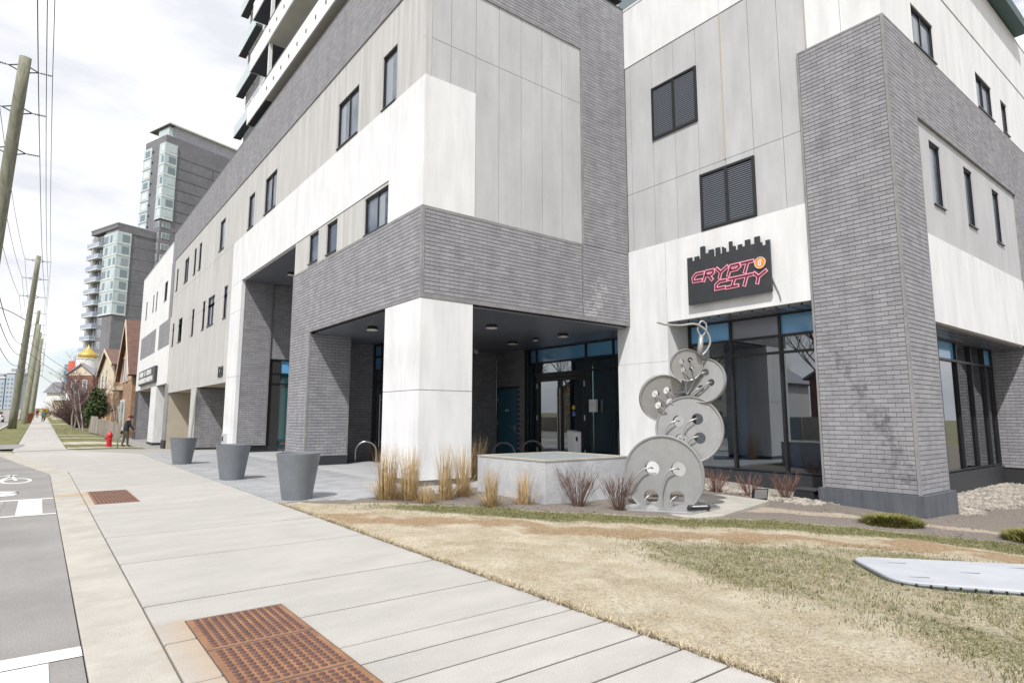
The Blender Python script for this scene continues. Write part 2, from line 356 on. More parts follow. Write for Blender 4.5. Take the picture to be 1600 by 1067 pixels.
def text_prism(txt, size, place, d0, d1, mb, xs=1.0):
    cu = bpy.data.curves.new('lettering', 'FONT'); cu.body = txt; cu.size = size; cu.resolution_u = 3
    ob = bpy.data.objects.new('lettering', cu); COL.objects.link(ob)
    dg = bpy.context.evaluated_depsgraph_get(); me = bpy.data.meshes.new_from_object(ob.evaluated_get(dg))
    vs = [v.co.copy() for v in me.vertices]; n = len(mb.v); k = len(vs)
    mb.v += [place(v.x * xs, v.y, d0) for v in vs] + [place(v.x * xs, v.y, d1) for v in vs]
    cnt = {}
    for p in me.polygons:
        idx = list(p.vertices); mb.f.append(tuple(n + k + i for i in idx)); mb.m.append(mb.cur)
        for a, b in zip(idx, idx[1:] + idx[:1]): cnt[(a, b)] = 1
    for (a, b) in cnt:
        if (b, a) not in cnt: mb.f.append((n + a, n + b, n + k + b, n + k + a)); mb.m.append(mb.cur)
    w = max((v.x for v in vs), default=0) * xs
    bpy.data.objects.remove(ob); bpy.data.meshes.remove(me); bpy.data.curves.remove(cu)
    return w

# ------------------------------------------------------------------ ground levels
def clamp(v, a=0.0, b=1.0): return max(a, min(b, v))
def GS(y):                                        # the street climbs away from the camera
    t = max(0.0, y - 40.0); return 0.0145 * t * t / (t + 8.0) if t > 0 else 0.0
def LOT(x, y):                                    # the lot beside the far end of the podium dips
    return -0.70 * clamp((x - 4.0) / 3.0) * clamp((y - 34) / 14) * (1 - clamp((y - 72) / 10))
def T(x, y):                                      # lawn
    return -0.45 * clamp((x - 4.2) / 10.6, 0, 1.15) * clamp((13.2 - y) / 8.2)
def hash2(ix, iy, s): 
    h = np.sin(ix * 127.1 + iy * 311.7 + s * 74.7) * 43758.5453; return h - np.floor(h)
def vn(x, y, s=0):
    x = np.asarray(x, float); y = np.asarray(y, float); ix = np.floor(x); iy = np.floor(y); fx = x - ix; fy = y - iy
    fx = fx * fx * (3 - 2 * fx); fy = fy * fy * (3 - 2 * fy)
    return (hash2(ix, iy, s) * (1 - fx) + hash2(ix + 1, iy, s) * fx) * (1 - fy) + (hash2(ix, iy + 1, s) * (1 - fx) + hash2(ix + 1, iy + 1, s) * fx) * fy
def fbm(x, y, s=0, o=4):
    a = 0; w = 0.5; t = 0
    for i in range(o): a = a + w * vn(x * 2 ** i, y * 2 ** i, s + i * 3.1); t += w; w *= 0.5
    return a / t

def ramp_grid(name, xs, ys, hf, m, **kw):
    v = [(x, y, hf(x, y)) for y in ys for x in xs]; nx = len(xs)
    f = [(j * nx + i, j * nx + i + 1, (j + 1) * nx + i + 1, (j + 1) * nx + i) for j in range(len(ys) - 1) for i in range(nx - 1)]
    o = np_mesh(name, v, f, m, **kw); return o
YFAR = [-60, -20, -5, 0, 5, 10, 15, 20, 25, 30, 35, 38, 40, 42, 44, 46, 48, 50, 54, 58, 62, 66, 70, 75, 80, 86, 92, 100, 110, 125, 140, 160, 190, 230, 280, 350, 450, 600, 900]
mat('far_ground', (0.23, 0.20, 0.13), 0.95, (0.12, 0.12, 0.05), 0.25, 0.35, 0.65, fine=0.3, fscale=5)
def gbase(x, y):
    b = GS(y) - 0.09
    if -60 < y < 73 and 3.5 < x < 60: b -= 0.95
    return b
ramp_grid('ground', [-900, -300, -80, -30, -15, -5, 0, 3.4, 3.6, 10, 30, 59, 61, 100, 300, 900],
          sorted(set([-900, -300, -61, -59, 72, 74] + YFAR[1:])), gbase, 'far_ground', kind='structure')
# road, its markings
ramp_grid('road', [-14, -8, -4, -2.75], YFAR, lambda x, y: GS(y) - 0.012, 'asphalt', kind='structure')
ramp_grid('cycle_lane', [-2.75, -1.0, 0.36], [-30, -5, 5, 15, 21], lambda x, y: -0.012, 'asphalt', kind='structure')
b = MB(); b.poly([(-2.75, 21, -0.012), (0.36, 21, -0.012), (0.30, 22.3, -0.012), (-1.2, 33.5, -0.012), (-2.75, 39.3, -0.012)])
b.build('cycle_lane', 'asphalt', kind='structure')
b = MB(); b.poly([(-3.4, 40.2, 0.004), (-0.95, 40.2, 0.004), (-0.62, 42.5, 0.012), (-0.55, 45.2, 0.06), (-3.4, 45.2, 0.06)])
b.build('asphalt_patch', 'asphalt', kind='structure')
zz = -0.006
def strip(name, pts, m, **kw):
    b = MB(); b.poly([(x, y, z) for x, y, z in pts]); return b.build(name, m, **kw)
def paint(pts, m='road_paint'): return strip('road_marking', [(x, y, zz) for x, y in pts], m, kind='structure')
# crossing markings: two thin white lines with a white block between, and the nearer line and block at the bottom edge
paint([(-2.7, 15.42), (0.35, 15.42), (0.35, 15.56), (-2.7, 15.66)])
paint([(-2.7, 12.98), (0.35, 12.98), (0.35, 13.10), (-2.7, 13.12)])
paint([(-0.19, 13.14), (0.17, 13.14), (0.17, 15.40), (-0.19, 15.40)])
paint([(-0.75, 13.14), (-0.42, 13.14), (-0.40, 15.40), (-0.75, 15.40)], 'worn_paint')
paint([(-2.7, 5.22), (0.36, 5.22), (0.36, 5.44), (-2.7, 5.50)])
paint([(-0.60, 2.9), (0.175, 2.9), (0.175, 5.20), (-0.60, 5.20)])
paint([(-0.30, 16.45), (-0.22, 16.95), (-0.22, 17.2), (-1.2, 16.6), (-1.2, 16.35)])      # arrow head of the lane symbol
paint([(-0.30, 17.35), (-0.22, 17.1), (-0.22, 16.9), (-1.2, 17.75), (-1.2, 18.0)])
# the bicycle symbol of the cycle lane, lying along the lane's width as painted
def ring(cx, cy, r0, r1, n=28, sy=1.0):
    b = MB()
    for k in range(n):
        a0 = 2 * math.pi * k / n; a1 = 2 * math.pi * (k + 1) / n
        b.poly([(cx + r * math.cos(a), cy + r * math.sin(a) * sy, zz) for r, a in ((r0, a0), (r1, a0), (r1, a1), (r0, a1))])
    return b.build('road_marking', 'road_paint', kind='structure')
ring(-0.34, 20.2, 0.25, 0.32, sy=2.6); ring(-1.12, 20.2, 0.25, 0.32, sy=2.6)
def bar(x0, y0, x1, y1, w):
    dx, dy = x1 - x0, y1 - y0; L = math.hypot(dx, dy); nx, ny = -dy / L * w / 2, dx / L * w / 2
    strip('road_marking', [(x0 + nx, y0 + ny, zz + .004), (x1 + nx, y1 + ny, zz + .004), (x1 - nx, y1 - ny, zz + .004), (x0 - nx, y0 - ny, zz + .004)], 'road_paint', kind='structure')
bar(-1.12, 20.2, -0.72, 20.15, 0.16); bar(-0.72, 20.15, -0.46, 21.9, 0.07); bar(-0.46, 21.9, -0.98, 21.8, 0.16); bar(-0.34, 20.2, -0.50, 22.2, 0.07); bar(-0.60, 22.25, -0.36, 22.1, 0.2)

# ------------------------------------------------------------------ gutter, sidewalk, plaza
def slab(poly, z0, z1, ch=0.008):                 # a concrete slab with its arris knocked off
    cx = sum(p[0] for p in poly) / len(poly); cy = sum(p[1] for p in poly) / len(poly)
    b = MB(); n = len(poly); hz = (lambda x, y: z1(x, y)) if callable(z1) else (lambda x, y: z1)
    ins = []
    for i in range(n):
        p0 = Vector(poly[i - 1]); p1 = Vector(poly[i]); p2 = Vector(poly[(i + 1) % n])
        d1 = (p1 - p0).normalized(); d2 = (p2 - p1).normalized(); n1 = Vector((-d1.y, d1.x)); n2 = Vector((-d2.y, d2.x))
        k = (n1 + n2); k = k / max(0.3, k.dot(n1)); ins.append((p1.x + k.x * ch, p1.y + k.y * ch))
    b.v = [(x, y, hz(x, y) - z0) for x, y in poly] + [(x, y, hz(x, y) - ch) for x, y in poly] + [(x, y, hz(x, y)) for x, y in ins]
    for i in range(n):
        j = (i + 1) % n; b.f += [(i, j, n + j, n + i), (n + i, n + j, 2 * n + j, 2 * n + i)]
    b.f.append(tuple(range(2 * n, 3 * n))); b.m = [0] * len(b.f); return b

# rust bleeding out of the iron plates is part of the concrete around them
def rust_stained(name, base):
    M = MATS[base].copy(); M.name = name; MATS[name] = M; t = M.node_tree; bs = t.nodes['Principled BSDF']
    src = bs.inputs['Base Color'].links[0].from_socket
    g = t.nodes.new('ShaderNodeNewGeometry'); sx = t.nodes.new('ShaderNodeSeparateXYZ'); t.links.new(g.outputs['Position'], sx.inputs[0])
    nz = t.nodes.new('ShaderNodeTexNoise'); nz.inputs['Scale'].default_value = 4.5; nz.inputs['Detail'].default_value = 6
    t.links.new(g.outputs['Position'], nz.inputs['Vector'])
    def M2(op, a, b2=None, c=None):
        q = t.nodes.new('ShaderNodeMath'); q.operation = op
        for i, v in enumerate((a, b2, c)):
            if v is None: continue
            if isinstance(v, (int, float)): q.inputs[i].default_value = v
            else: t.links.new(v, q.inputs[i])
        return q.outputs[0]
    acc = None
    for (x0, x1, y0, y1, sp, amt) in ((1.04, 1.78, 1.0, 5.55, 0.20, 0.48), (0.95, 1.66, 13.8, 16.2, 0.16, 0.45), (0.36, 1.0, 15.55, 15.95, 0.07, 0.6)):
        cx, hx, cy, hy = (x0 + x1) / 2, (x1 - x0) / 2, (y0 + y1) / 2, (y1 - y0) / 2
        dx = M2('MAXIMUM', M2('SUBTRACT', M2('ABSOLUTE', M2('SUBTRACT', sx.outputs[0], cx)), hx), 0.0)
        dy = M2('MAXIMUM', M2('SUBTRACT', M2('ABSOLUTE', M2('SUBTRACT', sx.outputs[1], cy)), hy), 0.0)
        d = M2('SQRT', M2('ADD', M2('MULTIPLY', dx, dx), M2('MULTIPLY', M2('MULTIPLY', dy, dy), 6.0)))
        side = M2('LESS_THAN', sx.outputs[0], x0 + 0.02 if sp > 0.1 else 9.0)
        wd = M2('MULTIPLY_ADD', side, sp, 0.025)
        k = M2('SUBTRACT', 1.0, M2('DIVIDE', d, M2('MULTIPLY', wd, M2('MULTIPLY_ADD', nz.outputs['Fac'], 2.4, 0.1))))
        k = M2('MULTIPLY', M2('MAXIMUM', k, 0.0), amt)
        acc = k if acc is None else M2('MAXIMUM', acc, k)
    mx = t.nodes.new('ShaderNodeMix'); mx.data_type = 'RGBA'; mx.inputs['B'].default_value = (0.38, 0.235, 0.10, 1)
    t.links.new(M2('MINIMUM', acc, 0.85), mx.inputs['Factor']); t.links.new(src, mx.inputs['A']); t.links.new(mx.outputs['Result'], bs.inputs['Base Color'])
rust_stained('sidewalk_rusty', 'sidewalk'); rust_stained('gutter_rusty', 'gutter')

gut = thing('gutter', 'pale concrete gutter strip beside the asphalt', None, (0.6, 5, 0)); gut['kind'] = 'structure'; del gut['label']
cuts = [-8, -3, 0.6, 4.2, 7.9, 11.6, 15.2, 18.6, 21.6]
for a, c in zip(cuts, cuts[1:]):
    slab([(0.37, a + .002), (0.815, a + .002), (0.815, c - .002), (0.37, c - .002)], 0.12, 0.0, 0.006).build('slab', 'gutter_rusty', gut)
gpi = [(0.37, 21.6), (0.31, 22.3), (-0.55, 28.5), (-1.2, 33.5), (-2.75, 39.6)]
gpo = [(0.815, 21.6), (0.62, 24.6), (-0.25, 30.6), (-0.9, 36.2), (-2.75, 43.0)]
for i in range(4):
    slab([gpi[i], gpo[i], gpo[i + 1], gpi[i + 1]], 0.12, lambda x, y: GS(y), 0.006).build('slab', 'gutter', gut)

sw = thing('sidewalk', None, None, (2.2, 8, 0)); sw['kind'] = 'structure'
ys = [-8, -5, -3.2, -1.6, 0.2, .96, 1.33, 1.70, 2.06, 2.43, 2.80, 3.16, 3.54, 3.92, 4.28, 5.10, 6.2, 8.1, 9.95, 13.4, 16.9, 20.3, 22.5]
def sx_(y): return 0.832
for a, c in zip(ys, ys[1:]):
    ga, gc = (.010 if q < 4.5 else min(.024, .010 + (q - 4.5) * .006) for q in (a, c))
    slab([(0.832, a + ga + .004 * math.sin(a * 9)), (3.70, a + ga), (3.70, c - gc), (0.832, c - gc + .004 * math.sin(c * 9))], 0.12, 0.0, 0.014).build('slab', 'sidewalk_rusty', sw)
mat('joint_dirt', (0.14, 0.13, 0.118), 0.95)
for q in ys[1:-1]:
    w = {9.95: .016, 5.10: .010, 6.2: .004, 8.1: .004, 13.4: .012, 16.9: .014}.get(q, .0055 if int(q * 10) % 3 else .0035) if q < 17 else .016; MB().box(.84, 3.695, q - w, q + w, -.06, -.006).build('joint_filler', 'joint_dirt', sw)
ap = [22.5, 25.5, 28.5, 31.5, 35, 38.5, 41.4, 44.5]
def goff(y):                                       # outer gutter edge
    for (x0, y0), (x1, y1) in zip(gpo, gpo[1:]):
        if y0 <= y <= y1: return x0 + (x1 - x0) * (y - y0) / (y1 - y0) + 0.015
    return -0.85
def swr(y): return 3.7 if y <= 31.5 else (3.7 - (y - 31.5) / (37.5 - 31.5) * 2.45 if y < 37.5 else 1.25)
for a, c in zip(ap, ap[1:]):
    slab([(max(goff(a), -0.9), a + .014), (swr(a), a + .014), (swr(c), c - .014), (max(goff(c), -0.9), c - .014)], 0.12, lambda x, y: GS(y), .016).build('slab', 'sidewalk', sw)
y = 44.5
while y < 330:
    st = 3.2 if y < 100 else 20
    slab([(-0.85, y + .004), (1.25, y + .004), (1.25, y + st - .004), (-0.85, y + st - .004)], 0.12, lambda x, y: GS(y)).build('slab', 'sidewalk', sw); y += st
# driveway in front of the garage
dwy = thing('driveway', None, None, (4, 36, 0)); dwy['kind'] = 'structure'
mat('driveway_concrete', (0.33, 0.32, 0.30), 0.88, (0.27, 0.26, 0.245), 0.7, fine=0.12, bump=0.2)
def dz(x, y): return GS(y) + LOT(x, y) + 0.002
for ya, yb in ((31.5, 34.5), (34.5, 37.4)):
    for k in range(3):
        f = lambda yy, q: swr(yy) + .012 + (7.14 - swr(yy) - .012) * q / 3
        slab([(f(ya, k), ya + .005), (f(ya, k + 1) - .01, ya + .005), (f(yb, k + 1) - .01, yb - .005), (f(yb, k), yb - .005)], 0.12, dz).build('slab', 'driveway_concrete', dwy)
    slab([(7.16, ya + .005), (10.39, ya + .005), (10.39, yb - .005), (7.16, yb - .005)], 0.12, dz).build('slab', 'driveway_concrete', dwy)
for xa, xb in ((4.6, 7.14), (7.16, 10.4)):
    for ya, yb in ((37.4, 42), (42, 47), (47, 52), (52, 57), (57, 63), (63, 69)):
        slab([(xa, ya + .005), (xb - .008, ya + .005), (xb - .008, yb - .005), (xa, yb - .005)], 0.12, dz).build('slab', 'driveway_concrete', dwy)

# plaza pavers in running bond
plz = thing('plaza', None, None, (5.4, 20, 0)); plz['kind'] = 'structure'
PV = []
PW, PL = 0.30, 0.60
yy = 11.42; row = 0
while yy < 31.4:
    xx = 3.72 - (PL / 2 if row % 2 else 0) + 0
    while xx < 7.12:
        x0, x1 = max(xx, 3.72), min(xx + PL, 7.12)
        ylow = 11.93 - (x0 - 3.87) * 0.235
        if x1 - x0 > 0.08 and yy + PW > ylow and yy > 11.5 - 0.1: PV.append((x0, x1, max(yy, 0), yy + PW))
        xx += PL
    yy += PW; row += 1
pm = slab([(0.004, 0.004), (PL - .004, 0.004), (PL - .004, PW - .004), (0.004, PW - .004)], 0.06, 0.0, 0.006)
pmesh = mesh_only(pm, 'paver', 'paver')
PV.sort(key=lambda p: p[0] ** 2 + p[2] ** 2); cnt = 0; rest = MB()
for (x0, x1, y0, y1) in PV:
    dzp = random.uniform(-0.003, 0.003)
    if x1 - x0 > PL - 0.001 and cnt < 300: inst('paver', pmesh, (x0, y0, dzp), plz); cnt += 1
    else:
        q = slab([(x0 + .004, y0 + .004), (x1 - .004, y0 + .004), (x1 - .004, y1 - .004), (x0 + .004, y1 - .004)], 0.06, dzp, 0.006)
        n = len(rest.v); rest.v += q.v; rest.f += [tuple(i + n for i in f) for f in q.f]; rest.m += q.m
rest.build('paver', 'paver', plz, kind='stuff')
b = MB(); b.box(3.71, 7.13, 11.5, 31.4, -0.12, -0.035); b.build('joint_sand', 'mortar', plz)
b = MB(); b.box(7.13, 16.4, 11.95, 31.0, -0.3, -0.004); b.build('lobby_floor', 'lobby_floor', kind='structure')

# ------------------------------------------------------------------ lawn, planting bed, gravel
MB_EDGE = np.array([(3.0, 12.4), (5.37, 10.92), (6.29, 10.08), (7.58, 8.59), (8.77, 7.47), (10.0, 6.6), (10.85, 6.0), (11.77, 4.9), (12.1, 3.6), (12.25, 2.6), (12.6, 0.5), (13.0, -3), (13, -40)])
def edge_dist(x, y):                              # > 0 in the planting bed, < 0 on the lawn
    x = np.asarray(x, float); y = np.asarray(y, float); best = np.full(x.shape, 1e9); sg = np.zeros(x.shape)
    for (ax, ay), (bx, by) in zip(MB_EDGE[:-1], MB_EDGE[1:]):
        dx, dy = bx - ax, by - ay; t = np.clip(((x - ax) * dx + (y - ay) * dy) / (dx * dx + dy * dy), 0, 1)
        d = np.hypot(x - ax - t * dx, y - ay - t * dy); c = dx * (y - ay) - dy * (x - ax)
        m = d < best; best = np.where(m, d, best); sg = np.where(m, np.sign(c), sg)
    return best * sg
def masks(x, y):
    d = edge_dist(x, y); wob = (fbm(x * 1.3, y * 1.3, 5) - 0.5)
    bed = np.clip((d + wob * 0.5) / 0.16 + 0.5, 0, 1)
    strip_g = np.clip(1.25 - np.abs(d + 0.50 + wob * 0.7) / 0.62, 0, 1) * np.clip((x - 4.2) / 2.0, 0, 1)
    brown = 0.72 * np.clip(1.1 - np.abs(d + 1.85 + wob * 2.2) / 1.0, 0, 1)
    patch = fbm(x * 0.75, y * 0.75, 11, 5); pc = np.clip((patch - 0.47) / 0.14, 0, 1)
    zone = np.clip((x - 4.15 - 0.3 * y + wob * 1.2) / 0.7, 0, 1) * np.clip((-d - 1.9) / 0.8, 0, 1) * np.clip((7.2 - y) / 1.5, 0, 1)
    green = np.maximum(strip_g, zone * (0.40 + 0.10 * pc))
    gw = np.clip((1.45 - (14.82 - x) + wob * .5) / 0.4, 0, 1) * np.clip((x - 12) / 0.5, 0, 1) * np.clip((y - 6.55 + wob) / 0.4, 0, 1) * (y < 12.5)
    gs = np.clip((x - 16.2) / 0.5, 0, 1) * np.clip((y - 4.35 + wob * 1.0) / 0.4, 0, 1) * (y < 8)
    grav = np.maximum(gw, gs) * bed
    dust = np.clip(1 - np.abs(d - 1.35 + wob * 0.8) / 0.5, 0, 1) * np.clip((x - 10.3) / 1.0, 0, 1)
    return d, bed, green, brown, grav, dust
gx = np.concatenate([np.arange(3.715, 16.2, 0.11), np.arange(16.2, 30, 0.35), np.arange(30, 62, 4)])
gy = np.concatenate([np.arange(-58, -8, 5), np.arange(-8, 0.5, 0.5), np.arange(0.5, 12.0, 0.11), [12.0]])
X, Y = np.meshgrid(gx, gy)
Tz = -0.45 * np.clip((X - 4.2) / 10.6, 0, 1.15) * np.clip((13.2 - Y) / 8.2, 0, 1)
D_, bed, green, brown, grav, dust = masks(X, Y)
Zg = Tz - 0.012 + (fbm(X * 2.2, Y * 2.2, 3) - 0.5) * 0.035 * np.clip((X - 3.75) / 0.4, 0, 1) + bed * 0.02 - grav * 0.02
nx, ny = len(gx), len(gy)
vv = np.stack([X.ravel(), Y.ravel(), Zg.ravel()], 1)
ii = (np.arange(ny - 1)[:, None] * nx + np.arange(nx - 1)[None, :]).ravel()
ff = np.stack([ii, ii + 1, ii + nx + 1, ii + nx], 1)
keep = ~((X[:-1, :-1].ravel() < 7.1) & (Y[:-1, :-1].ravel() > 11.93 - (X[:-1, :-1].ravel() - 3.87) * 0.235 - 0.02))
ff = ff[keep]
# lawn and bed are one sheet of earth; the shares of green, bare, mulch and gravel are painted as attributes
def ground_material():
    M = bpy.data.materials.new('lawn_and_bed'); M.use_nodes = True; t = M.node_tree; bs = t.nodes['Principled BSDF']; bs.inputs['Roughness'].default_value = 0.95
    bs.inputs['Specular IOR Level'].default_value = 0.2
    g = t.nodes.new('ShaderNodeNewGeometry')
    def noise(sc, de=6, ro=0.6):
        q = t.nodes.new('ShaderNodeTexNoise'); q.inputs['Scale'].default_value = sc; q.inputs['Detail'].default_value = de; q.inputs['Roughness'].default_value = ro
        t.links.new(g.outputs['Position'], q.inputs['Vector']); return q.outputs['Fac']
    def ramp(f, *st):
        q = t.nodes.new('ShaderNodeValToRGB'); e = q.color_ramp.elements
        while len(e) < len(st): e.new(0.5)
        for i, (p, c) in enumerate(st): e[i].position = p; e[i].color = (*c, 1)
        t.links.new(f, q.inputs['Fac']); return q.outputs['Color']
    def mixc(f, a, b2):
        q = t.nodes.new('ShaderNodeMix'); q.data_type = 'RGBA'; t.links.new(f, q.inputs['Factor']); t.links.new(a, q.inputs['A']); t.links.new(b2, q.inputs['B']); return q.outputs['Result']
    def attr(n): q = t.nodes.new('ShaderNodeAttribute'); q.attribute_name = n; return q.outputs['Fac']
    def edge(a, nz, w=0.9):                       # attribute broken up by noise
        m1 = t.nodes.new('ShaderNodeMath'); m1.operation = 'SUBTRACT'; t.links.new(nz, m1.inputs[0]); m1.inputs[1].default_value = 0.5
        m2 = t.nodes.new('ShaderNodeMath'); m2.operation = 'MULTIPLY_ADD'; t.links.new(m1.outputs[0], m2.inputs[0]); m2.inputs[1].default_value = w; t.links.new(a, m2.inputs[2])
        mr = t.nodes.new('ShaderNodeMapRange'); mr.interpolation_type = 'SMOOTHSTEP'; mr.inputs['From Min'].default_value = 0.32; mr.inputs['From Max'].default_value = 0.62
        t.links.new(m2.outputs[0], mr.inputs['Value']); return mr.outputs['Result']
    fineN = noise(38, 8, 0.75); midN = noise(9, 6)
    straw = ramp(fineN, (0.28, (0.15, 0.115, 0.07)), (0.45, (0.34, 0.29, 0.205)), (0.66, (0.52, 0.46, 0.35)))
    bare = ramp(noise(24, 8, 0.7), (0.3, (0.18, 0.12, 0.075)), (0.55, (0.33, 0.235, 0.145)), (0.75, (0.45, 0.355, 0.24)))
    grn = ramp(noise(55, 6, 0.7), (0.3, (0.05, 0.058, 0.02)), (0.52, (0.13, 0.135, 0.05)), (0.68, (0.36, 0.32, 0.19)))
    mul = ramp(noise(48, 8, 0.75), (0.3, (0.06, 0.052, 0.046)), (0.5, (0.19, 0.165, 0.145)), (0.7, (0.40, 0.355, 0.31)))
    dst = ramp(noise(20, 8, 0.7), (0.3, (0.25, 0.20, 0.15)), (0.7, (0.50, 0.43, 0.35)))
    grv = ramp(noise(60, 4, 0.7), (0.35, (0.14, 0.125, 0.11)), (0.6, (0.45, 0.41, 0.36)))
    pale = ramp(noise(30, 8, 0.75), (0.3, (0.27, 0.225, 0.15)), (0.5, (0.49, 0.44, 0.345)), (0.7, (0.62, 0.57, 0.47)))
    mot = t.nodes.new('ShaderNodeMapRange'); mot.inputs['From Min'].default_value = 0.42; mot.inputs['From Max'].default_value = 0.62; t.links.new(noise(1.7, 7, 0.65), mot.inputs['Value'])
    straw = mixc(mot.outputs['Result'], straw, pale)
    c = mixc(edge(attr('brown'), midN, 0.8), straw, bare)
    c = mixc(edge(attr('green'), noise(30, 7, 0.75), 1.3), c, grn)
    c = mixc(edge(attr('bed'), midN, 0.5), c, mul)
    c = mixc(edge(attr('dust'), midN, 0.8), c, dst)
    c = mixc(edge(attr('gravel'), midN, 0.5), c, grv)
    t.links.new(c, bs.inputs['Base Color'])
    bp = t.nodes.new('ShaderNodeBump'); bp.inputs['Strength'].default_value = 0.9; bp.inputs['Distance'].default_value = 0.02
    t.links.new(fineN, bp.inputs['Height']); t.links.new(bp.outputs['Normal'], bs.inputs['Normal'])
    MATS['lawn_and_bed'] = M
ground_material()
lawn = np_mesh('lawn', vv, ff, 'lawn_and_bed', kind='structure')
for nme, arr in (('green', green), ('brown', brown), ('bed', bed), ('gravel', grav), ('dust', dust)):
    a = lawn.data.attributes.new(nme, 'FLOAT', 'POINT'); a.data.foreach_set('value', arr.ravel().astype(np.float32)[:len(lawn.data.vertices)])
lawn.data.polygons.foreach_set('use_smooth', [True] * len(lawn.data.polygons))
# far lawns, paths and the boulevard strip
def flat(name, x0, x1, y0, y1, m, h=0.0, st=4.0, lot=True):
    yy = list(np.arange(y0, y1, st)) + [y1]
    ramp_grid(name, [x0, (x0 + x1) / 2, x1], yy, lambda x, y: GS(y) + (LOT(x, y) if lot else 0) + h, m, kind='structure')
mat('far_grass', (0.20, 0.185, 0.075), 0.95, (0.085, 0.10, 0.03), 1.6, 0.35, 0.65, fine=0.35, fscale=14, bump=0.4)
mat('pale_path', (0.46, 0.42, 0.35), 0.9, (0.36, 0.31, 0.24), 2, fine=0.15)
flat('grass_strip', -2.75, -0.87, 45.3, 330, 'far_grass', 0.02, 6)
flat('grass_verge', 1.27, 4.58, 37.5, 230, 'far_grass', -0.005, 5); flat('grass_verge', 4.58, 60, 73.2, 230, 'far_grass', -0.01, 8)
for (a, c) in ((38.6, 40.3), (44.0, 48.0), (53.5, 54.6), (59.3, 60.2), (78, 80), (96, 99)):
    flat('path', 1.27, 4.58, a, c, 'pale_path', 0.012, 4)
b = MB()
for i in range(len(YFAR) - 1):
    ya, yb = YFAR[i], YFAR[i + 1]
    if ya < 46: continue
    b.hexa([(-3.0, ya, GS(ya) - .1), (-2.76, ya, GS(ya) - .1), (-2.76, yb, GS(yb) - .1), (-3.0, yb, GS(yb) - .1), (-3.0, ya, GS(ya) + .1), (-2.76, ya, GS(ya) + .1), (-2.76, yb, GS(yb) + .1), (-3.0, yb, GS(yb) + .1)])
b.build('kerb', 'gutter', kind='structure')

# ------------------------------------------------------------------ the podium building
FX, FY, WX, SY = 7.15, 12.85, 14.82, 5.0
PW_ = Pl((FX, 0, 0), (0, 1, 0), (-1, 0, 0))        # street front, u = y
PC_ = Pl((0, FY, 0), (1, 0, 0), (0, -1, 0))        # corner front facing the lawn, u = x
PG_ = Pl((WX, 0, 0), (0, 1, 0), (-1, 0, 0))        # wing with the sign, u = y
PS_ = Pl((0, SY, 0), (1, 0, 0), (0, -1, 0))        # right-hand front, u = x
bld = thing('podium_building', 'long white, grey and dark brick building with recessed entries along the pavement', 'building', (FX, FY, 0))

def panel(P, u0, u1, v0, v1, holes, m, d=0.0, depth=0.16, name='wall_panel', g=0.007, parent=None):
    u0 += g; u1 -= g; v0 += g; v1 -= g
    hs = [(max(a, u0), min(b_, u1), max(c, v0), min(e, v1)) for a, b_, c, e in holes]
    hs = [h for h in hs if h[1] - h[0] > 0.02 and h[3] - h[2] > 0.02]
    us = sorted(set([u0, u1] + [q for h in hs for q in h[:2]])); vs = sorted(set([v0, v1] + [q for h in hs for q in h[2:]]))
    inh = lambda a, c: any(h[0] - 1e-6 <= a <= h[1] + 1e-6 and h[2] - 1e-6 <= c <= h[3] + 1e-6 for h in hs)
    b = MB()
    for i in range(len(us) - 1):
        for j in range(len(vs) - 1):
            if inh((us[i] + us[i + 1]) / 2, (vs[j] + vs[j + 1]) / 2): continue
            a, c, e, h = us[i], us[i + 1], vs[j], vs[j + 1]
            b.quad(P.p(a, e, d), P.p(c, e, d), P.p(c, h, d), P.p(a, h, d))
    def edges(a, c, e, h):
        for (p, q), (r, s_) in (((a, e), (c, e)), ((c, e), (c, h)), ((c, h), (a, h)), ((a, h), (a, e))):
            b.quad(P.p(p, q, d), P.p(r, s_, d), P.p(r, s_, d - depth), P.p(p, q, d - depth))
    edges(u0, u1, v0, v1)
    for h in hs: edges(*h)
    if b.f: return b.build(name, m, parent or bld)
def region(P, u0, u1, v0, v1, m, us=(), vs=(), holes=(), d=0.0):
    U = sorted([u0, u1] + [u for u in us if u0 + .05 < u < u1 - .05]); V = sorted([v0, v1] + [v for v in vs if v0 + .05 < v < v1 - .05])
    for i in range(len(U) - 1):
        for j in range(len(V) - 1): panel(P, U[i], U[i + 1], V[j], V[j + 1], holes, m, d)
    panel(P, u0, u1, v0, v1, holes, 'grey_concrete' if m != 'white_concrete' else 'white_concrete', d - 0.035, 0.1, 'wall_core', 0.03)

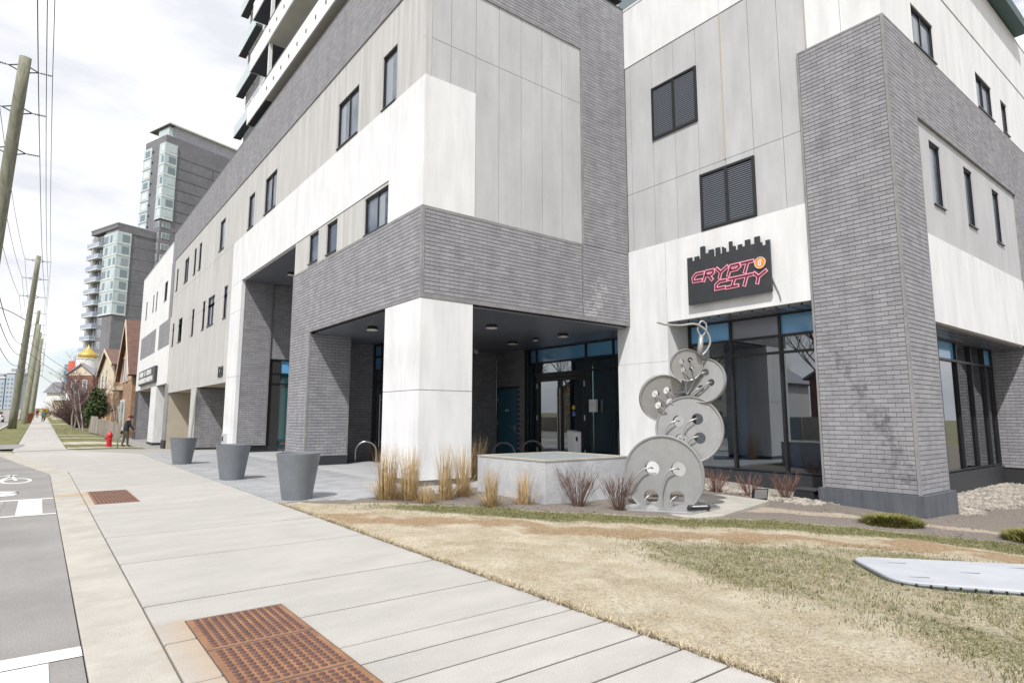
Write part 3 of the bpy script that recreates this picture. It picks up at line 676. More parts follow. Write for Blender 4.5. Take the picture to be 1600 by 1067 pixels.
def window(P, u0, u1, v0, v1, n=1, fr=0.055, blind=None, parent=None, rec=0.10):
    b = MB(); d0, d1 = -rec - 0.05, -rec + 0.03
    b.pbox(P, u0, u0 + fr, v0, v1, d0, d1); b.pbox(P, u1 - fr, u1, v0, v1, d0, d1)
    b.pbox(P, u0 + fr, u1 - fr, v0, v0 + fr, d0, d1 + .004); b.pbox(P, u0 + fr, u1 - fr, v1 - fr, v1, d0, d1 + .004)
    w = (u1 - u0 - 2 * fr) / n
    for k in range(1, n): b.pbox(P, u0 + fr + w * k - .022, u0 + fr + w * k + .022, v0 + fr, v1 - fr, d0, d1 - .004)
    b.pbox(P, u0 + .004, u1 - .004, v0 - 0.03, v0 + .002, -rec, 0.025)
    o = b.build('window', 'black_frame', parent or bld)
    for k in range(n):
        a = u0 + fr + w * k
        q = MB().pbox(P, a, a + w, v0 + fr, v1 - fr, -rec - 0.03, -rec - 0.01); q.build('pane', 'window_glass', o)
        if blind and (k in blind):
            q = MB().pbox(P, a + w * .45, a + w - .03, v0 + fr + .04, v1 - fr - (v1 - v0) * .08, -rec - .012, -rec - 0.008); q.build('blind', 'blind', o)
    return o

# street front: openings for the windows
Wup = [(14.52, 15.42, 10.44, 12.12, 1, (0,)), (17.13, 18.80, 10.5, 12.1, 2, (1,)), (25.52, 27.2, 10.5, 12.15, 2, None), (28.88, 29.92, 10.5, 12.15, 1, None),
       (34.65, 35.85, 10.75, 12.45, 1, None), (40.75, 41.5, 10.8, 12.5, 1, None), (42.4, 43.1, 10.8, 12.5, 1, None), (44.85, 46.3, 10.8, 12.45, 2, None), (48.8, 49.5, 10.8, 12.4, 1, None)]
Wlo = [(14.82, 16.38, 6.93, 8.06, 2, (0,)), (18.50, 19.42, 7.0, 8.07, 1, None), (20.2, 21.1, 7.03, 8.10, 1, None)]
WC = [(33.2, 33.95, 6.74, 8.44, 1, None), (36.1, 37.8, 6.76, 8.42, 2, None), (38.55, 39.25, 6.74, 8.44, 1, None), (41.75, 42.45, 6.74, 8.42, 1, None), (45.8, 47.2, 6.77, 8.4, 2, None), (48.9, 49.6, 6.74, 8.38, 1, None)]
WD = [(53.25, 54.7, 10.77, 12.32, 2, None), (58.5, 59.2, 10.67, 12.33, 1, None), (60.4, 61.1, 10.8, 12.33, 1, None), (64.7, 65.5, 10.68, 12.35, 1, None)]
H = lambda L: [w[:4] for w in L]
TOP = 15.55
vj = [13.72, 14.5, 15.46, 16.6, 17.1, 18.85, 19.8, 20.8, 21.8, 22.6, 23.7, 24.8, 25.5, 27.25, 28.2, 30.0, 31.2, 32.3]
region(PW_, FY, 14.80, 6.9, 10.4, 'white_concrete')
region(PW_, 14.80, 32.3, 8.15, 10.4, 'white_concrete', us=(22.6,), holes=H(Wup))
region(PW_, 14.80, 22.6, 6.9, 8.15, 'warm_concrete', us=(16.45, 17.7, 19.45, 20.15, 21.15), holes=H(Wlo), d=-0.02)
region(PW_, FY, 32.3, 10.4, 13.3, 'warm_concrete', us=vj, holes=H(Wup), d=-0.02)
region(PW_, 32.3, 50.4, 3.35, 13.3, 'warm_concrete', us=(33.97, 35.9, 37.9, 39.4, 40.72, 42.5, 44.2, 46.4, 48.6), vs=(7.95, 10.4), holes=H(Wup) + H(WC), d=-0.02)
region(PW_, 30.26, 32.3, 0.10, 8.15, 'white_concrete', vs=(3.55, 6.72))
region(PW_, 50.4, 68.6, 4.1, 7.0, 'white_concrete', us=(56, 57.7))
for u0, u1 in ((50.4, 50.6), (56.0, 57.7), (67.0, 68.6)): region(PW_, u0, u1, 7.0, 9.0, 'white_concrete')
region(PW_, 51.7, 68.6, 9.0, 15.0, 'white_concrete', us=(56.0, 57.7), vs=(12.9,), holes=H(WD))
for w in Wup + Wlo + WC + WD: window(PW_, *w[:4], n=w[4], blind=w[5])
b = MB(); b.box(FX - .02, FX + .3, FY - .02, 51.5, TOP, TOP + .05); b.box(FX + .3, 14.8, FY - .02, FY + .3, TOP, TOP + .05); b.build('parapet_cap', 'black_frame', bld)
b = MB(); b.box(FX - .02, FX + .3, 51.72, 68.6, 15.0, 15.05); b.build('parapet_cap', 'white_metal', bld)
# corner front
cj = [8.73 + .8 * k for k in range(1, 5)]
region(PC_, FX, 8.73, 6.9, 10.4, 'white_concrete')
region(PC_, FX, 8.73, 10.4, 13.3, 'grey_concrete', us=(7.93,), vs=(11.48,), d=-0.02)
region(PC_, 8.73, 12.73, 6.9, 13.35, 'grey_concrete', us=cj, vs=(11.47,), d=-0.02)
# wing with the sign
wj = [12.62, 11.73, 10.88, 10.05, 9.2, 8.33, 7.5]
LA, LB = (10.05, 11.73, 10.42, 12.18), (8.33, 10.05, 7.02, 8.72)
region(PG_, 5.0, FY, 13.4, 15.5, 'white_concrete', us=(9.2, 6.75))
region(PG_, 6.75, FY, 7.0, 13.4, 'grey_concrete', us=wj, vs=(8.92,), holes=[LA, LB], d=-0.02)
region(PG_, 5.0, 6.75, 11.0, 13.4, 'white_concrete', us=(5.9,))
region(PG_, 7.0, 11.38, 4.5, 7.0, 'white_concrete')
region(PG_, 11.38, 13.4, -0.3, 7.0, 'white_concrete', vs=(3.32,))
MB().pbox(PG_, 9.185, 9.215, 8.93, 13.4, -0.03, 0.004).build('sealant_joint', 'joint_sealant', bld); MB().pbox(PG_, 6.735, 6.765, 11.05, 15.5, -0.03, 0.006).build('sealant_joint', 'joint_sealant', bld)
MB().box(FX + .002, FX + .14, FY + .002, FY + .14, 6.9, 10.4).build('corner_bead', 'white_concrete', bld)
b = MB(); b.box(WX - .02, WX + .3, SY - .02, 13.0, 15.5, 15.56); b.build('parapet_cap', 'white_metal', bld)
# right-hand front
SU = [(16.90, 18.48, 11.15, 12.27, 2, (0,)), (22.1, 23.75, 11.17, 12.33, 2, None), (24.75, 25.48, 11.17, 12.31, 1, None)]
SL = [(17.35, 18.15, 6.98, 8.68, 1, None), (20.0, 20.75, 6.98, 8.68, 1, None), (22.62, 23.35, 6.97, 8.66, 1, None)]
region(PS_, WX, 30, 11.0, 13.5, 'white_concrete', us=(16.85, 18.55, 20.2, 22.0, 23.8, 25.5, 27), holes=H(SU), d=-0.02)
region(PS_, WX, 30, 13.5, 15.6, 'white_concrete', us=(18.55, 22.0, 25.5))
region(PS_, 16.52, 25.08, 6.08, 9.0, 'grey_concrete', us=(17.3, 18.2, 19.9, 20.8, 22.55, 23.4), holes=H(SL), d=-0.02)
region(PS_, 16.52, 25.08, 3.9, 6.08, 'white_concrete')
for w in SU + SL: window(PS_, *w[:4], n=w[4], blind=w[5])
b = MB(); b.pbox(PS_, WX, 30, 15.6, 15.66, -0.3, 0.02); b.build('parapet_cap', 'white_metal', bld)
b = MB(); b.box(20.0, 27.65, 4.6, 9.0, 15.72, 16.12); b.build('roof_canopy', 'canopy_green', bld)
b = MB(); b.box(24.3, 24.9, 5.6, 6.4, 15.3, 15.72); b.box(21.0, 21.6, 5.6, 6.4, 15.3, 15.72); b.build('canopy_post', 'white_metal', bld)

# dark boxes added inside to block light, set back from the fronts
b = MB()
b.box(FX + .32, 14.6, FY + .32, 32, 10.5, 15.3); b.box(FX + .32, 14.6, FY + .32, 22.4, 4.72, 10.45); b.box(FX + .32, 14.6, 30.7, 68.4, 4.6, 10.45)
b.box(FX + .32, 14.6, 32.05, 51.4, 10.5, 15.3); b.box(FX + .32, 14.6, 51.45, 68.4, 10.5, 14.8); b.box(FX + .32, 14.6, 22.45, 30.65, 8.35, 10.45)
b.box(WX + .3, 29.8, SY + .3, 12.8, 4.75, 15.3); b.box(14.65, 30, 12.9, 26, 4.75, 15.3)
b.build('inner_light_block', 'dark_void', bld)

# bricks --------------------------------------------------------
BR = []                                            # (plane, u0, u1, v0, v1, d)
BH, BLn, JT = 0.102, 0.295, 0.011
def brickwork(P, u0, u1, v0, v1, trim=(1, 1, 1, 1), d=0.0, holes=(), tw=0.07, back=0.1):
    b = MB()
    b.pbox(P, u0 + .002, u1 - .002, v0 + .002, v1 - .002, d - back, d) if not holes else None
    if holes: panel(P, u0, u1, v0, v1, holes, 'mortar', d, back, 'mortar_bed', 0.0)
    else: b.build('mortar_bed', 'mortar', bld)
    l, r_, bo, to = trim; q = MB(); e = 0.0135
    if l: q.pbox(P, u0, u0 + tw * l, v0, v1, d - .05, d + e)
    if r_: q.pbox(P, u1 - tw * r_, u1, v0, v1, d - .05, d + e)
    a, c = u0 + tw * l, u1 - tw * r_
    if bo: q.pbox(P, a, c, v0, v0 + tw * bo, d - .05, d + e)
    if to: q.pbox(P, a, c, v1 - tw * to, v1, d - .05, d + e)
    if q.f: q.build('brick_trim', 'brick_trim', bld)
    va, vb = v0 + tw * bo + JT, v1 - tw * to; n = max(1, round((vb - va) / BH)); h = (vb - va) / n
    for j in range(n):
        z0 = va + j * h; z1 = z0 + h - JT; u = a + JT - (BLn / 2 if j % 2 else 0) * 1.0
        while u < c - JT:
            x0, x1 = max(u, a + JT * .6), min(u + BLn - .006, c - JT * .6)
            if x1 - x0 > 0.03 and not any(h_[0] < x1 + .01 and h_[1] > x0 - .01 and h_[2] < z1 + .01 and h_[3] > z0 - .01 for h_ in holes):
                BR.append((P, x0, x1, z0, z1, d))
            u += BLn
brickwork(PW_, FY + 0.0, 22.6, 4.55, 6.9, trim=(1, .8, 1, 1.2))
brickwork(PW_, 20.6, 22.6, 0.30, 4.55, trim=(.9, .8, 0, 0))
P1 = Pl((0, 20.6, 0), (1, 0, 0), (0, -1, 0)); brickwork(P1, FX + .012, 8.66, 0.30, 4.5, trim=(0.6, .5, 0, 0))
brickwork(PC_, FX, 12.70, 4.55, 6.9, trim=(1, 0, 1.6, 1.2)); brickwork(PC_, 12.715, 14.81, 4.55, 6.9, trim=(.3, 0.6, 1.6, 0))
brickwork(PC_, 12.74, 14.81, 6.9, TOP, trim=(.8, .3, 0, 0.8))
brickwork(PC_, FX, 12.73, 13.32, TOP, trim=(.8, 0, 0.8, .8))
brickwork(PW_, FY, 51.45, 13.3, TOP, trim=(.8, .8, .8, .8))
PP = Pl((0, 30.26, 0), (1, 0, 0), (0, -1, 0)); brickwork(PP, FX + .16, 8.62, 0.30, 8.15, trim=(.5, .4, 0, 0))
PP2 = Pl((0, 30.34, 0), (1, 0, 0), (0, -1, 0)); brickwork(PP2, 8.63, 14.0, 4.45, 8.15, trim=(0, 0, .6, 0))
PPW = Pl((WX - .03, 0, 0), (0, 1, 0), (-1, 0, 0)); PPS = Pl((0, SY - .03, 0), (1, 0, 0), (0, -1, 0))
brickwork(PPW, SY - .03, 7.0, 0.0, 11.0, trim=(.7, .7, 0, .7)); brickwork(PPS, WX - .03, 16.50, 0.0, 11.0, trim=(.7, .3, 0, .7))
brickwork(PPS, 16.51, 25.06, 9.0, 11.0, trim=(0, 0, .6, .7)); brickwork(PPS, 25.07, 30, 3.9, 11.0, trim=(.3, 0, .6, .7))
PE = Pl((24.8, 0, 0), (0, 1, 0), (-1, 0, 0)); brickwork(PE, SY - .03, 6.05, 0.05, 3.9, trim=(.5, 0, 0, 0)); brickwork(PPS, 24.8, 30, 0.05, 3.9, trim=(.5, 0, 0, 0))
b = MB(); b.box(24.82, 30, SY, 6.0, -0.6, 3.88); b.build('pier', 'dark_void', bld)
PGa = Pl((0, 39.4, 0), (1, 0, 0), (0, -1, 0)); brickwork(PGa, FX + .02, 8.85, -0.15, 3.34, trim=(.4, .4, 0, 0))
brickwork(PW_, 50.6, 56.0, 7.0, 9.0, trim=(0, 0, .5, .5)); brickwork(PW_, 57.7, 67.0, 7.0, 9.0, trim=(0, 0, .5, .5)); brickwork(PW_, 50.42, 51.7, 9.0, 13.3, trim=(0, 0, 0, 0))
PD = Pl((0, 66.3, 0), (1, 0, 0), (0, -1, 0)); brickwork(PD, FX + .02, 9.0, -0.5, 4.05, trim=(.4, .4, 0, 0))
PWD = Pl((16.0, 0, 0), (0, 1, 0), (-1, 0, 0)); PND = Pl((0, 21.7, 0), (1, 0, 0), (0, -1, 0))
brickwork(PWD, 19.70, 21.70, 0, 4.5, trim=(0.5, 0, 0, 0), holes=[(20.22, 21.64, 0, 2.88)]); brickwork(PND, 13.9, 16.0, 0, 4.5, trim=(0, 0, 0, 0))
PI = Pl((0, 22.3, 0), (1, 0, 0), (0, -1, 0)); brickwork(PI, 8.4, 10.38, 0, 4.5, trim=(0, .5, 0, 0))
full = [i for i, q in enumerate(BR) if (q[0] is PPW or q[0] is PPS) and abs(q[2] - q[1] - (BLn - .006)) < 1e-4 and q[2] < 16.6]
full.sort(key=lambda i: (Vector(BR[i][0].p((BR[i][1] + BR[i][2]) / 2, BR[i][3])) - Vector((0, 0, 1.6))).length)
single = set(full[:300]); meshes = {}
def brick_mb(P, L, h, w=0.010):
    b = MB(); c = 0.003
    B0 = [P.p(0, 0, 0), P.p(L, 0, 0), P.p(L, h, 0), P.p(0, h, 0)]; F = [P.p(c, c, w), P.p(L - c, c, w), P.p(L - c, h - c, w), P.p(c, h - c, w)]
    b.v = B0 + F; b.f = [(4, 5, 6, 7), (0, 1, 5, 4), (1, 2, 6, 5), (2, 3, 7, 6), (3, 0, 4, 7)]; b.m = [0] * 5; return b
stuffV, stuffF = [], []; n0 = 0
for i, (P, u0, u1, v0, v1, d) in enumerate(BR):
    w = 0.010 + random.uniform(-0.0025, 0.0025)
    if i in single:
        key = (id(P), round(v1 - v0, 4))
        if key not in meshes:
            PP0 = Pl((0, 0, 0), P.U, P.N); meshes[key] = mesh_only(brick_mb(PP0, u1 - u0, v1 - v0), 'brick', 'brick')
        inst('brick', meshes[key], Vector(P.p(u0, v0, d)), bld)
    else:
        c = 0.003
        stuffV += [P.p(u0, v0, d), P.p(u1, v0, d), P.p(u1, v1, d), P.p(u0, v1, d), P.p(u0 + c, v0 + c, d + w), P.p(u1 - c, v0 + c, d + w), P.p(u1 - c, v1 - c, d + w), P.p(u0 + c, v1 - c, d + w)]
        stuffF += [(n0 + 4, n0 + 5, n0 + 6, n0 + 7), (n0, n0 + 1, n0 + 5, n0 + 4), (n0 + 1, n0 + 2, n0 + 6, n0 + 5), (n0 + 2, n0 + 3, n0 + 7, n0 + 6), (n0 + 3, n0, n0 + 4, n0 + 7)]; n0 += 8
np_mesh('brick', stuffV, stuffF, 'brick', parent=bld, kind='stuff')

# the corner column and the piers' bodies and plinths
def col_panel(P, u0, u1, v0, v1, m='white_concrete'): return panel(P, u0, u1, v0, v1, (), m, 0, 0.2, 'column_panel', 0.008)
PCn = Pl((0, 14.79, 0), (1, 0, 0), (0, 1, 0)); PCe = Pl((8.70, 0, 0), (0, 1, 0), (1, 0, 0))
for v0, v1 in ((0.12, 2.28), (2.28, 4.55)):
    col_panel(PW_, FY, 14.79, v0, v1); col_panel(PC_, FX, 8.70, v0, v1); col_panel(PCn, FX, 8.7, v0, v1); col_panel(PCe, FY, 14.79, v0, v1)
b = MB(); b.box(FX + .03, 8.67, FY + .03, 14.76, -0.05, 4.5); b.build('column_core', 'grey_concrete', bld)
b = MB(); b.box(FX + .012, 8.688, FY + .012, 14.778, -0.35, 0.115); b.build('plinth', 'plinth', bld)
def pier(x0, x1, y0, y1, z0, z1, m, pl=0.3, zb=-0.05):
    b = MB(); b.box(x0 + .006, x1, y0 + .004, y1, z0, z1); b.build('pier', m, bld)
    if pl: b = MB(); b.box(x0 - .03, x1 + .03, y0 - .03, y1 + .03, zb, z0); b.build('plinth', 'dark_plinth', bld)
pier(FX, 8.64, 20.62, 22.58, 0.30, 4.5, 'mortar'); pier(FX + .15, 9.2, 30.38, 32.25, 0.28, 8.1, 'dark_void')
pier(FX, 8.83, 39.42, 41.0, -0.12, 3.34, 'warm_concrete', zb=-.8); pier(FX, 8.8, 49.5, 50.9, 0.0, 4.0, 'brick_trim', zb=-.9); pier(FX, 8.5, 55.2, 58.2, -.35, 4.09, 'white_concrete', zb=-1)
pier(FX, 9.0, 66.35, 68.5, -.45, 4.05, 'mortar', zb=-1)
b = MB(); b.box(8.79, 8.85, 49.0, 51.0, -.7, 3.4); b.box(FX + .1, 8.78, 49.44, 49.49, -.7, 3.36); b.build('pier_lining', 'beige_wall', bld)
b = MB(); b.box(10.4, 10.6, 32.3, 68.4, -1, 4.6); b.build('garage_back_wall', 'beige_wall', bld)
b = MB(); b.box(10.34, 10.395, 44.0, 46.6, -.7, 2.3); b.build('garage_door', 'plinth', bld)
b = MB(); b.box(10.33, 10.395, 47.2, 48.4, -.7, 2.2); b.build('garage_door', 'white_metal', bld)
b = MB(); b.box(FX + .17, 10.4, 32.4, 50.3, 3.38, 3.42); b.box(FX + .17, 10.4, 50.95, 66.3, 4.12, 4.16); b.build('soffit', 'beige_wall', bld)
for yy in (43.0, 46.0): MB().box(8.2, 8.6, yy, yy + .9, 3.30, 3.378).build('ceiling_light', 'lamp_white', bld)
# wing base and pillar plinth
b = MB(); b.box(WX - .16, 16.58, SY - .15, 7.06, -0.75, 0.0); b.build('plinth', 'plinth', bld)
b = MB(); b.box(WX + .02, 16.45, SY + .02, 6.9, 0.0, 10.9); b.build('pier', 'mortar', bld)
b = MB(); b.box(15.83, 15.98, 7.05, 11.35, -0.7, 0.14); b.build('plinth', 'dark_plinth', bld)
b = MB(); b.box(WX + .01, 16.3, 11.39, 13.38, -0.6, 4.5); b.build('pier', 'white_concrete', bld)

# soffits of dark metal planks
def soffit(x0, x1, y0, y1, z, pw=0.20, gap=0.055):
    o = MB().box(x0, x1, y0, y1, z + .05, z + .2).build('soffit', 'dark_void', bld); yy = y0 + .01
    while yy < y1 - .03:
        w = min(pw, y1 - yy) - gap; b = MB()
        b.hexa([(x0, yy, z + .006), (x1, yy, z + .006), (x1, yy + w, z), (x0, yy + w, z), (x0, yy, z + .045), (x1, yy, z + .045), (x1, yy + w, z + .045), (x0, yy + w, z + .045)])
        b.build('soffit_plank', 'soffit_metal', o); yy += pw
soffit(FX + .17, 16.28, FY + .17, 22.3, 4.49)
soffit(FX + .17, 14.0, 22.62, 30.3, 8.14)
soffit(WX + .17, 15.9, 7.02, 11.36, 4.46, 0.34)
soffit(16.52, 24.8, SY + .17, 6.1, 3.87, 0.22)

# glazing: frame of mullions and transoms, panes as parts of it
def glazing(P, us, vs, cells=None, d=0.0, w=0.065, glass='clear_glass', name='glazing', skip=()):
    b = MB()
    for u in us: b.pbox(P, u - w / 2, u + w / 2, vs[0], vs[-1], d - .08, d + .06)
    for j, v in enumerate(vs):
        for i in range(len(us) - 1):
            if (i, j) in skip: continue
            b.pbox(P, us[i] + w / 2, us[i + 1] - w / 2, max(v - w / 2, vs[0]), min(v + w / 2, vs[-1]), d - .08, d + .055)
    o = b.build(name, 'black_frame', bld)
    for i in range(len(us) - 1):
        for j in range(len(vs) - 1):
            g = (cells or {}).get((i, j), glass)
            if g is None: continue
            MB().pbox(P, us[i] + w / 2, us[i + 1] - w / 2, vs[j] + w / 2, vs[j + 1] - w / 2, d - .035, d - .012).build('pane', g, o)
    return o
PGL = Pl((15.87, 0, 0), (0, 1, 0), (-1, 0, 0))
glazing(PGL, [7.05, 8.42, 9.92, 11.33], [0.17, 3.40, 3.86, 4.45], {(0, 2): 'blue_transom', (2, 2): 'blue_transom', (1, 2): 'soffit_metal'}, name='shop_glazing')
PSL = Pl((0, 6.0, 0), (1, 0, 0), (0, -1, 0))
glazing(PSL, [16.6, 18.2, 19.8, 21.3, 22.6, 23.9, 24.75], [0.15, 3.3, 3.86], {(2, 1): 'blue_transom', (5, 1): 'blue_transom'}, name='shop_glazing')
b = MB(); b.box(16.55, 24.8, 5.9, 6.05, -0.7, 0.12); b.build('plinth', 'dark_plinth', bld)
for u in (8.42, 9.92, 11.33): MB().pbox(PGL, u - .28, u - .04, .22, 3.36, -.22, -.20).build('pale_strip', 'pale_teal', bld)  # pale teal strips just behind the glass, one beside each mullion
# shop interior
b = MB(); b.box(16.0, 24.7, 6.1, 11.3, -0.05, 0.12); b.build('shop_floor', 'inner_floor', bld)
b = MB(); b.box(24.72, 24.78, 6.1, 11.4, 0.12, 4.4); b.box(16.35, 24.72, 11.32, 11.37, 0.12, 4.4); b.build('shop_wall', 'inner_wall', bld)
b = MB(); b.box(15.95, 24.75, 6.1, 11.36, 4.43, 4.6); b.build('shop_ceiling', 'inner_wall', bld)
b = MB(); b.box(18.3, 18.75, 8.9, 9.35, 0.12, 4.42); b.build('shop_column', 'white_concrete', bld)
b = MB(); b.box(22.2, 23.2, 7.6, 10.4, 0.12, 1.0); b.build('shop_counter', 'inner_wall', bld)

# entrance: double glass door with side lights
PEN = Pl((16.3, 0, 0), (0, 1, 0), (-1, 0, 0))
glazing(PEN, [13.45, 14.93, 16.33, 19.24, 19.68], [0.02, 3.42, 3.88, 4.46],
        {(k, 2): 'blue_transom' for k in range(4)} | {(2, 0): None}, name='entrance_glazing', skip={(2, 0)}, glass='entry_glass')
def door(P, u0, u1, v0, v1, d, fr, hinge_left):
    b = MB(); b.pbox(P, u0, u0 + fr, v0, v1, d - .03, d + .03); b.pbox(P, u1 - fr, u1, v0, v1, d - .03, d + .03)
    b.pbox(P, u0 + fr, u1 - fr, v0, v0 + fr * 1.6, d - .03, d + .03); b.pbox(P, u0 + fr, u1 - fr, v1 - fr, v1, d - .03, d + .03)
    o = b.build('door', 'black_frame', bld)
    MB().pbox(P, u0 + fr, u1 - fr, v0 + fr * 1.6, v1 - fr, d - .01, d + .01).build('pane', 'clear_glass', o)
    uh = u0 + fr * .5 if hinge_left else u1 - fr * .5; h = MB()
    h.tube([P.p(uh, v0 + .35, d + .10), P.p(uh, v1 - .42, d + .10)], 0.022, 8)
    for v in (v0 + .5, v1 - .6): h.tube([P.p(uh, v, d + .02), P.p(uh, v, d + .10)], 0.012, 6)
    h.build('handle', 'polished_steel', o)
    hh = MB(); ux = u1 - .02 if hinge_left else u0 + .02
    for v in (v0 + .3, (v0 + v1) / 2, v1 - .3): hh.pbox(P, ux - .02, ux + .02, v - .1, v + .1, d + .03, d + .05)
    hh.build('hinge', 'white_metal', o); return o
d1 = door(PEN, 17.79, 19.19, 0.03, 3.22, 0.03, 0.13, True); d2 = door(PEN, 16.38, 17.77, 0.03, 3.22, 0.03, 0.13, False)
MB().pbox(PEN, 16.36, 19.2, 3.24, 3.38, -.05, .08).build('door_head', 'black_frame', bld)
b = MB(); b.prism([(.09 * math.cos(k * .393), .09 * math.sin(k * .393)) for k in range(16)], lambda a, c: PEN.p(17.02 + a, 2.02 + c, .041), lambda a, c: PEN.p(17.02 + a, 2.02 + c, .044)); b.build('sticker', 'sticker_yellow', d2)
b = MB(); b.pbox(PEN, 16.93, 17.11, 1.68, 1.88, .041, .044); b.build('sticker', 'sticker_blue', d2)
b = MB()                                            # wheelchair mark on the blue sticker
b.tube([PEN.p(17.03, 1.845, .046), PEN.p(17.03, 1.78, .046), PEN.p(16.99, 1.78, .046), PEN.p(16.965, 1.72, .046)], .008, 5)
b.tube([PEN.p(17.035 + .04 * math.cos(a), 1.745 + .04 * math.sin(a), .046) for a in [k * .5 + 1.6 for k in range(10)]], .006, 5); b.build('sticker_mark', 'white_paint', d2)
# lobby behind
b = MB(); b.box(16.4, 22, 13.3, 21.6, -0.2, 0.01); b.build('lobby_floor', 'inner_floor', bld)
b = MB(); b.box(22.0, 22.1, 13.3, 21.6, 0, 4.6); b.box(16.4, 22, 13.2, 13.3, 0, 4.6); b.box(16.1, 22, 21.62, 21.7, 0, 4.6); b.build('lobby_wall', 'inner_wall', bld)
b = MB(); b.box(16.4, 22, 13.3, 21.6, 4.5, 4.62); b.build('lobby_ceiling', 'inner_wall', bld)
b = MB(); b.box(19.5, 20.6, 15.6, 18.2, 0.01, 1.1); b.build('lobby_desk', 'inner_wall', bld)
# teal service door
PDR = Pl((16.0, 0, 0), (0, 1, 0), (-1, 0, 0))
sdr = MB().pbox(PDR, 20.24, 21.62, 0.02, 2.86, -.06, -.02).build('door', 'teal_door', bld, label='dark teal steel service door')
h = MB(); h.pbox(PDR, 20.36, 20.46, 1.05, 1.28, -.02, .0); h.tube([PDR.p(20.41, 1.18, .0), PDR.p(20.41, 1.18, .06), PDR.p(20.62, 1.18, .06)], .015, 6); h.build('handle', 'polished_steel', sdr)
h = MB()
for v in (.5, 1.4, 2.4): h.pbox(PDR, 21.58, 21.62, v - .1, v + .1, -.02, .0)
h.build('hinge', 'polished_steel', sdr)
MB().pbox(PDR, 20.80, 21.10, 1.90, 1.945, -.02, -.012).build('label_plate', 'white_paint', sdr); MB().pbox(PDR, 20.84, 21.06, 1.96, 1.995, -.02, -.012).build('label_plate', 'white_paint', sdr)
# glazing seen through the middle opening and at the far end of it
PLG = Pl((10.4, 0, 0), (0, 1, 0), (-1, 0, 0))
glazing(PLG, [18.0, 19.5, 21.6, 22.26], [0.02, 3.0, 3.45, 3.98, 4.46], {(i, j): 'blue_transom' for i in range(3) for j in (2, 3)}, name='entrance_glazing')
h = MB(); h.tube([PLG.p(21.4, .5, .16), PLG.p(21.4, 2.5, .16)], .022, 8)
for v in (.7, 2.3): h.tube([PLG.p(21.4, v, .0), PLG.p(21.4, v, .16)], .012, 6)
h.build('handle', 'polished_steel', bld)
b = MB(); b.box(11.1, 11.2, 17.8, 22.3, 0, 4.48); b.box(10.45, 11.2, 17.7, 17.8, 0, 4.48); b.box(10.45, 11.1, 22.31, 22.4, 0, 4.48); b.build('hall_wall', 'inner_wall', bld)
PFG = Pl((0, 30.42, 0), (1, 0, 0), (0, -1, 0))
glazing(PFG, [8.66, 10.4, 12.2, 14.0], [0.15, 3.25, 3.75, 4.42], {(i, 2): 'blue_transom' for i in range(3)} | {(i, j): 'teal_glass' for i in range(3) for j in (0, 1)}, name='hall_glazing')
b = MB(); b.box(8.66, 14, 30.36, 30.44, -.1, .13); b.build('plinth', 'plinth', bld)
b = MB(); b.box(14.0, 14.1, 22.6, 30.5, 0, 8.2); b.box(8.7, 11.2, 22.42, 22.6, 0, 8.2); b.build('hall_wall', 'brick_trim', bld)

# louvred vents
def louver(L, nb=2):
    u0, u1, v0, v1 = L; b = MB(); fr = .07; d0, d1 = -.16, .03
    b.pbox(PG_, u0, u0 + fr, v0, v1, d0, d1); b.pbox(PG_, u1 - fr, u1, v0, v1, d0, d1); b.pbox(PG_, u0 + fr, u1 - fr, v0, v0 + fr, d0, d1 - .003); b.pbox(PG_, u0 + fr, u1 - fr, v1 - fr, v1, d0, d1 - .003)
    um = (u0 + u1) / 2; b.pbox(PG_, um - .045, um + .045, v0 + fr, v1 - fr, d0, d1 - .006); b.pbox(PG_, u0 + fr, u1 - fr, v0 + fr, v1 - fr, d0 - .01, d0)
    o = b.build('louvered_vent', 'black_frame', bld)
    n = 26; hgt = (v1 - v0 - 2 * fr) / n; bw = (u1 - u0 - 2 * fr) / 2 - .045
    mb = MB(); mb.box(0.008, 0.016, 0, bw, 0, hgt * .42)
    mb.hexa([(0.015, 0, 0), (0.015, bw, 0), (0.022, bw, 0.004), (0.022, 0, 0.004), (0.085, 0, hgt * 1.05), (0.085, bw, hgt * 1.05), (0.09, bw, hgt * 1.05 + .006), (0.09, 0, hgt * 1.05 + .006)])
    me = mesh_only(mb, 'louver_blade', 'louver')
    for k in range(n):
        for a in (u0 + fr, um + .045): inst('louver_blade', me, (WX - .005, a, v0 + fr + k * hgt), o)
mat('louver', (0.19, 0.21, 0.245), 0.45)
louver(LA); louver(LB)

# things fixed under the soffits and on the walls
def ceiling_lamp(x, y, z, label, r=.19, group='round ceiling lamps under the entrance soffit'):
    t = thing('ceiling_lamp', label, 'ceiling lamp', (x, y, z), group)
    b = MB(); b.lathe([(0.001, 0), (r * .8, 0), (r * .8, -.04), (r, -.045), (r, -.09), (r * .97, -.095)], (x, y, z), 24); b.build('housing', 'black_frame', t, smooth=False)
    b = MB(); b.lathe([(r * .97, -.095), (r * .9, -.115), (r * .5, -.125), (0.001, -.127)], (x, y, z), 24); b.build('diffuser', 'lamp_white', t, smooth=True)
ceiling_lamp(10.91, 15.07, 4.485, 'round white soffit lamp nearest the corner column'); ceiling_lamp(13.94, 17.89, 4.485, 'round white soffit lamp nearest the teal service door')
ceiling_lamp(14.02, 15.16, 4.485, 'round white soffit lamp above the double glass door side'); ceiling_lamp(13.92, 16.51, 4.485, 'smallest round soffit lamp between two larger ones', .10)
ceiling_lamp(8.17, 17.77, 4.485, 'round soffit lamp in the opening left of the corner column'); ceiling_lamp(8.52, 27.33, 8.135, 'round lamp high under the tall opening soffit', .16)
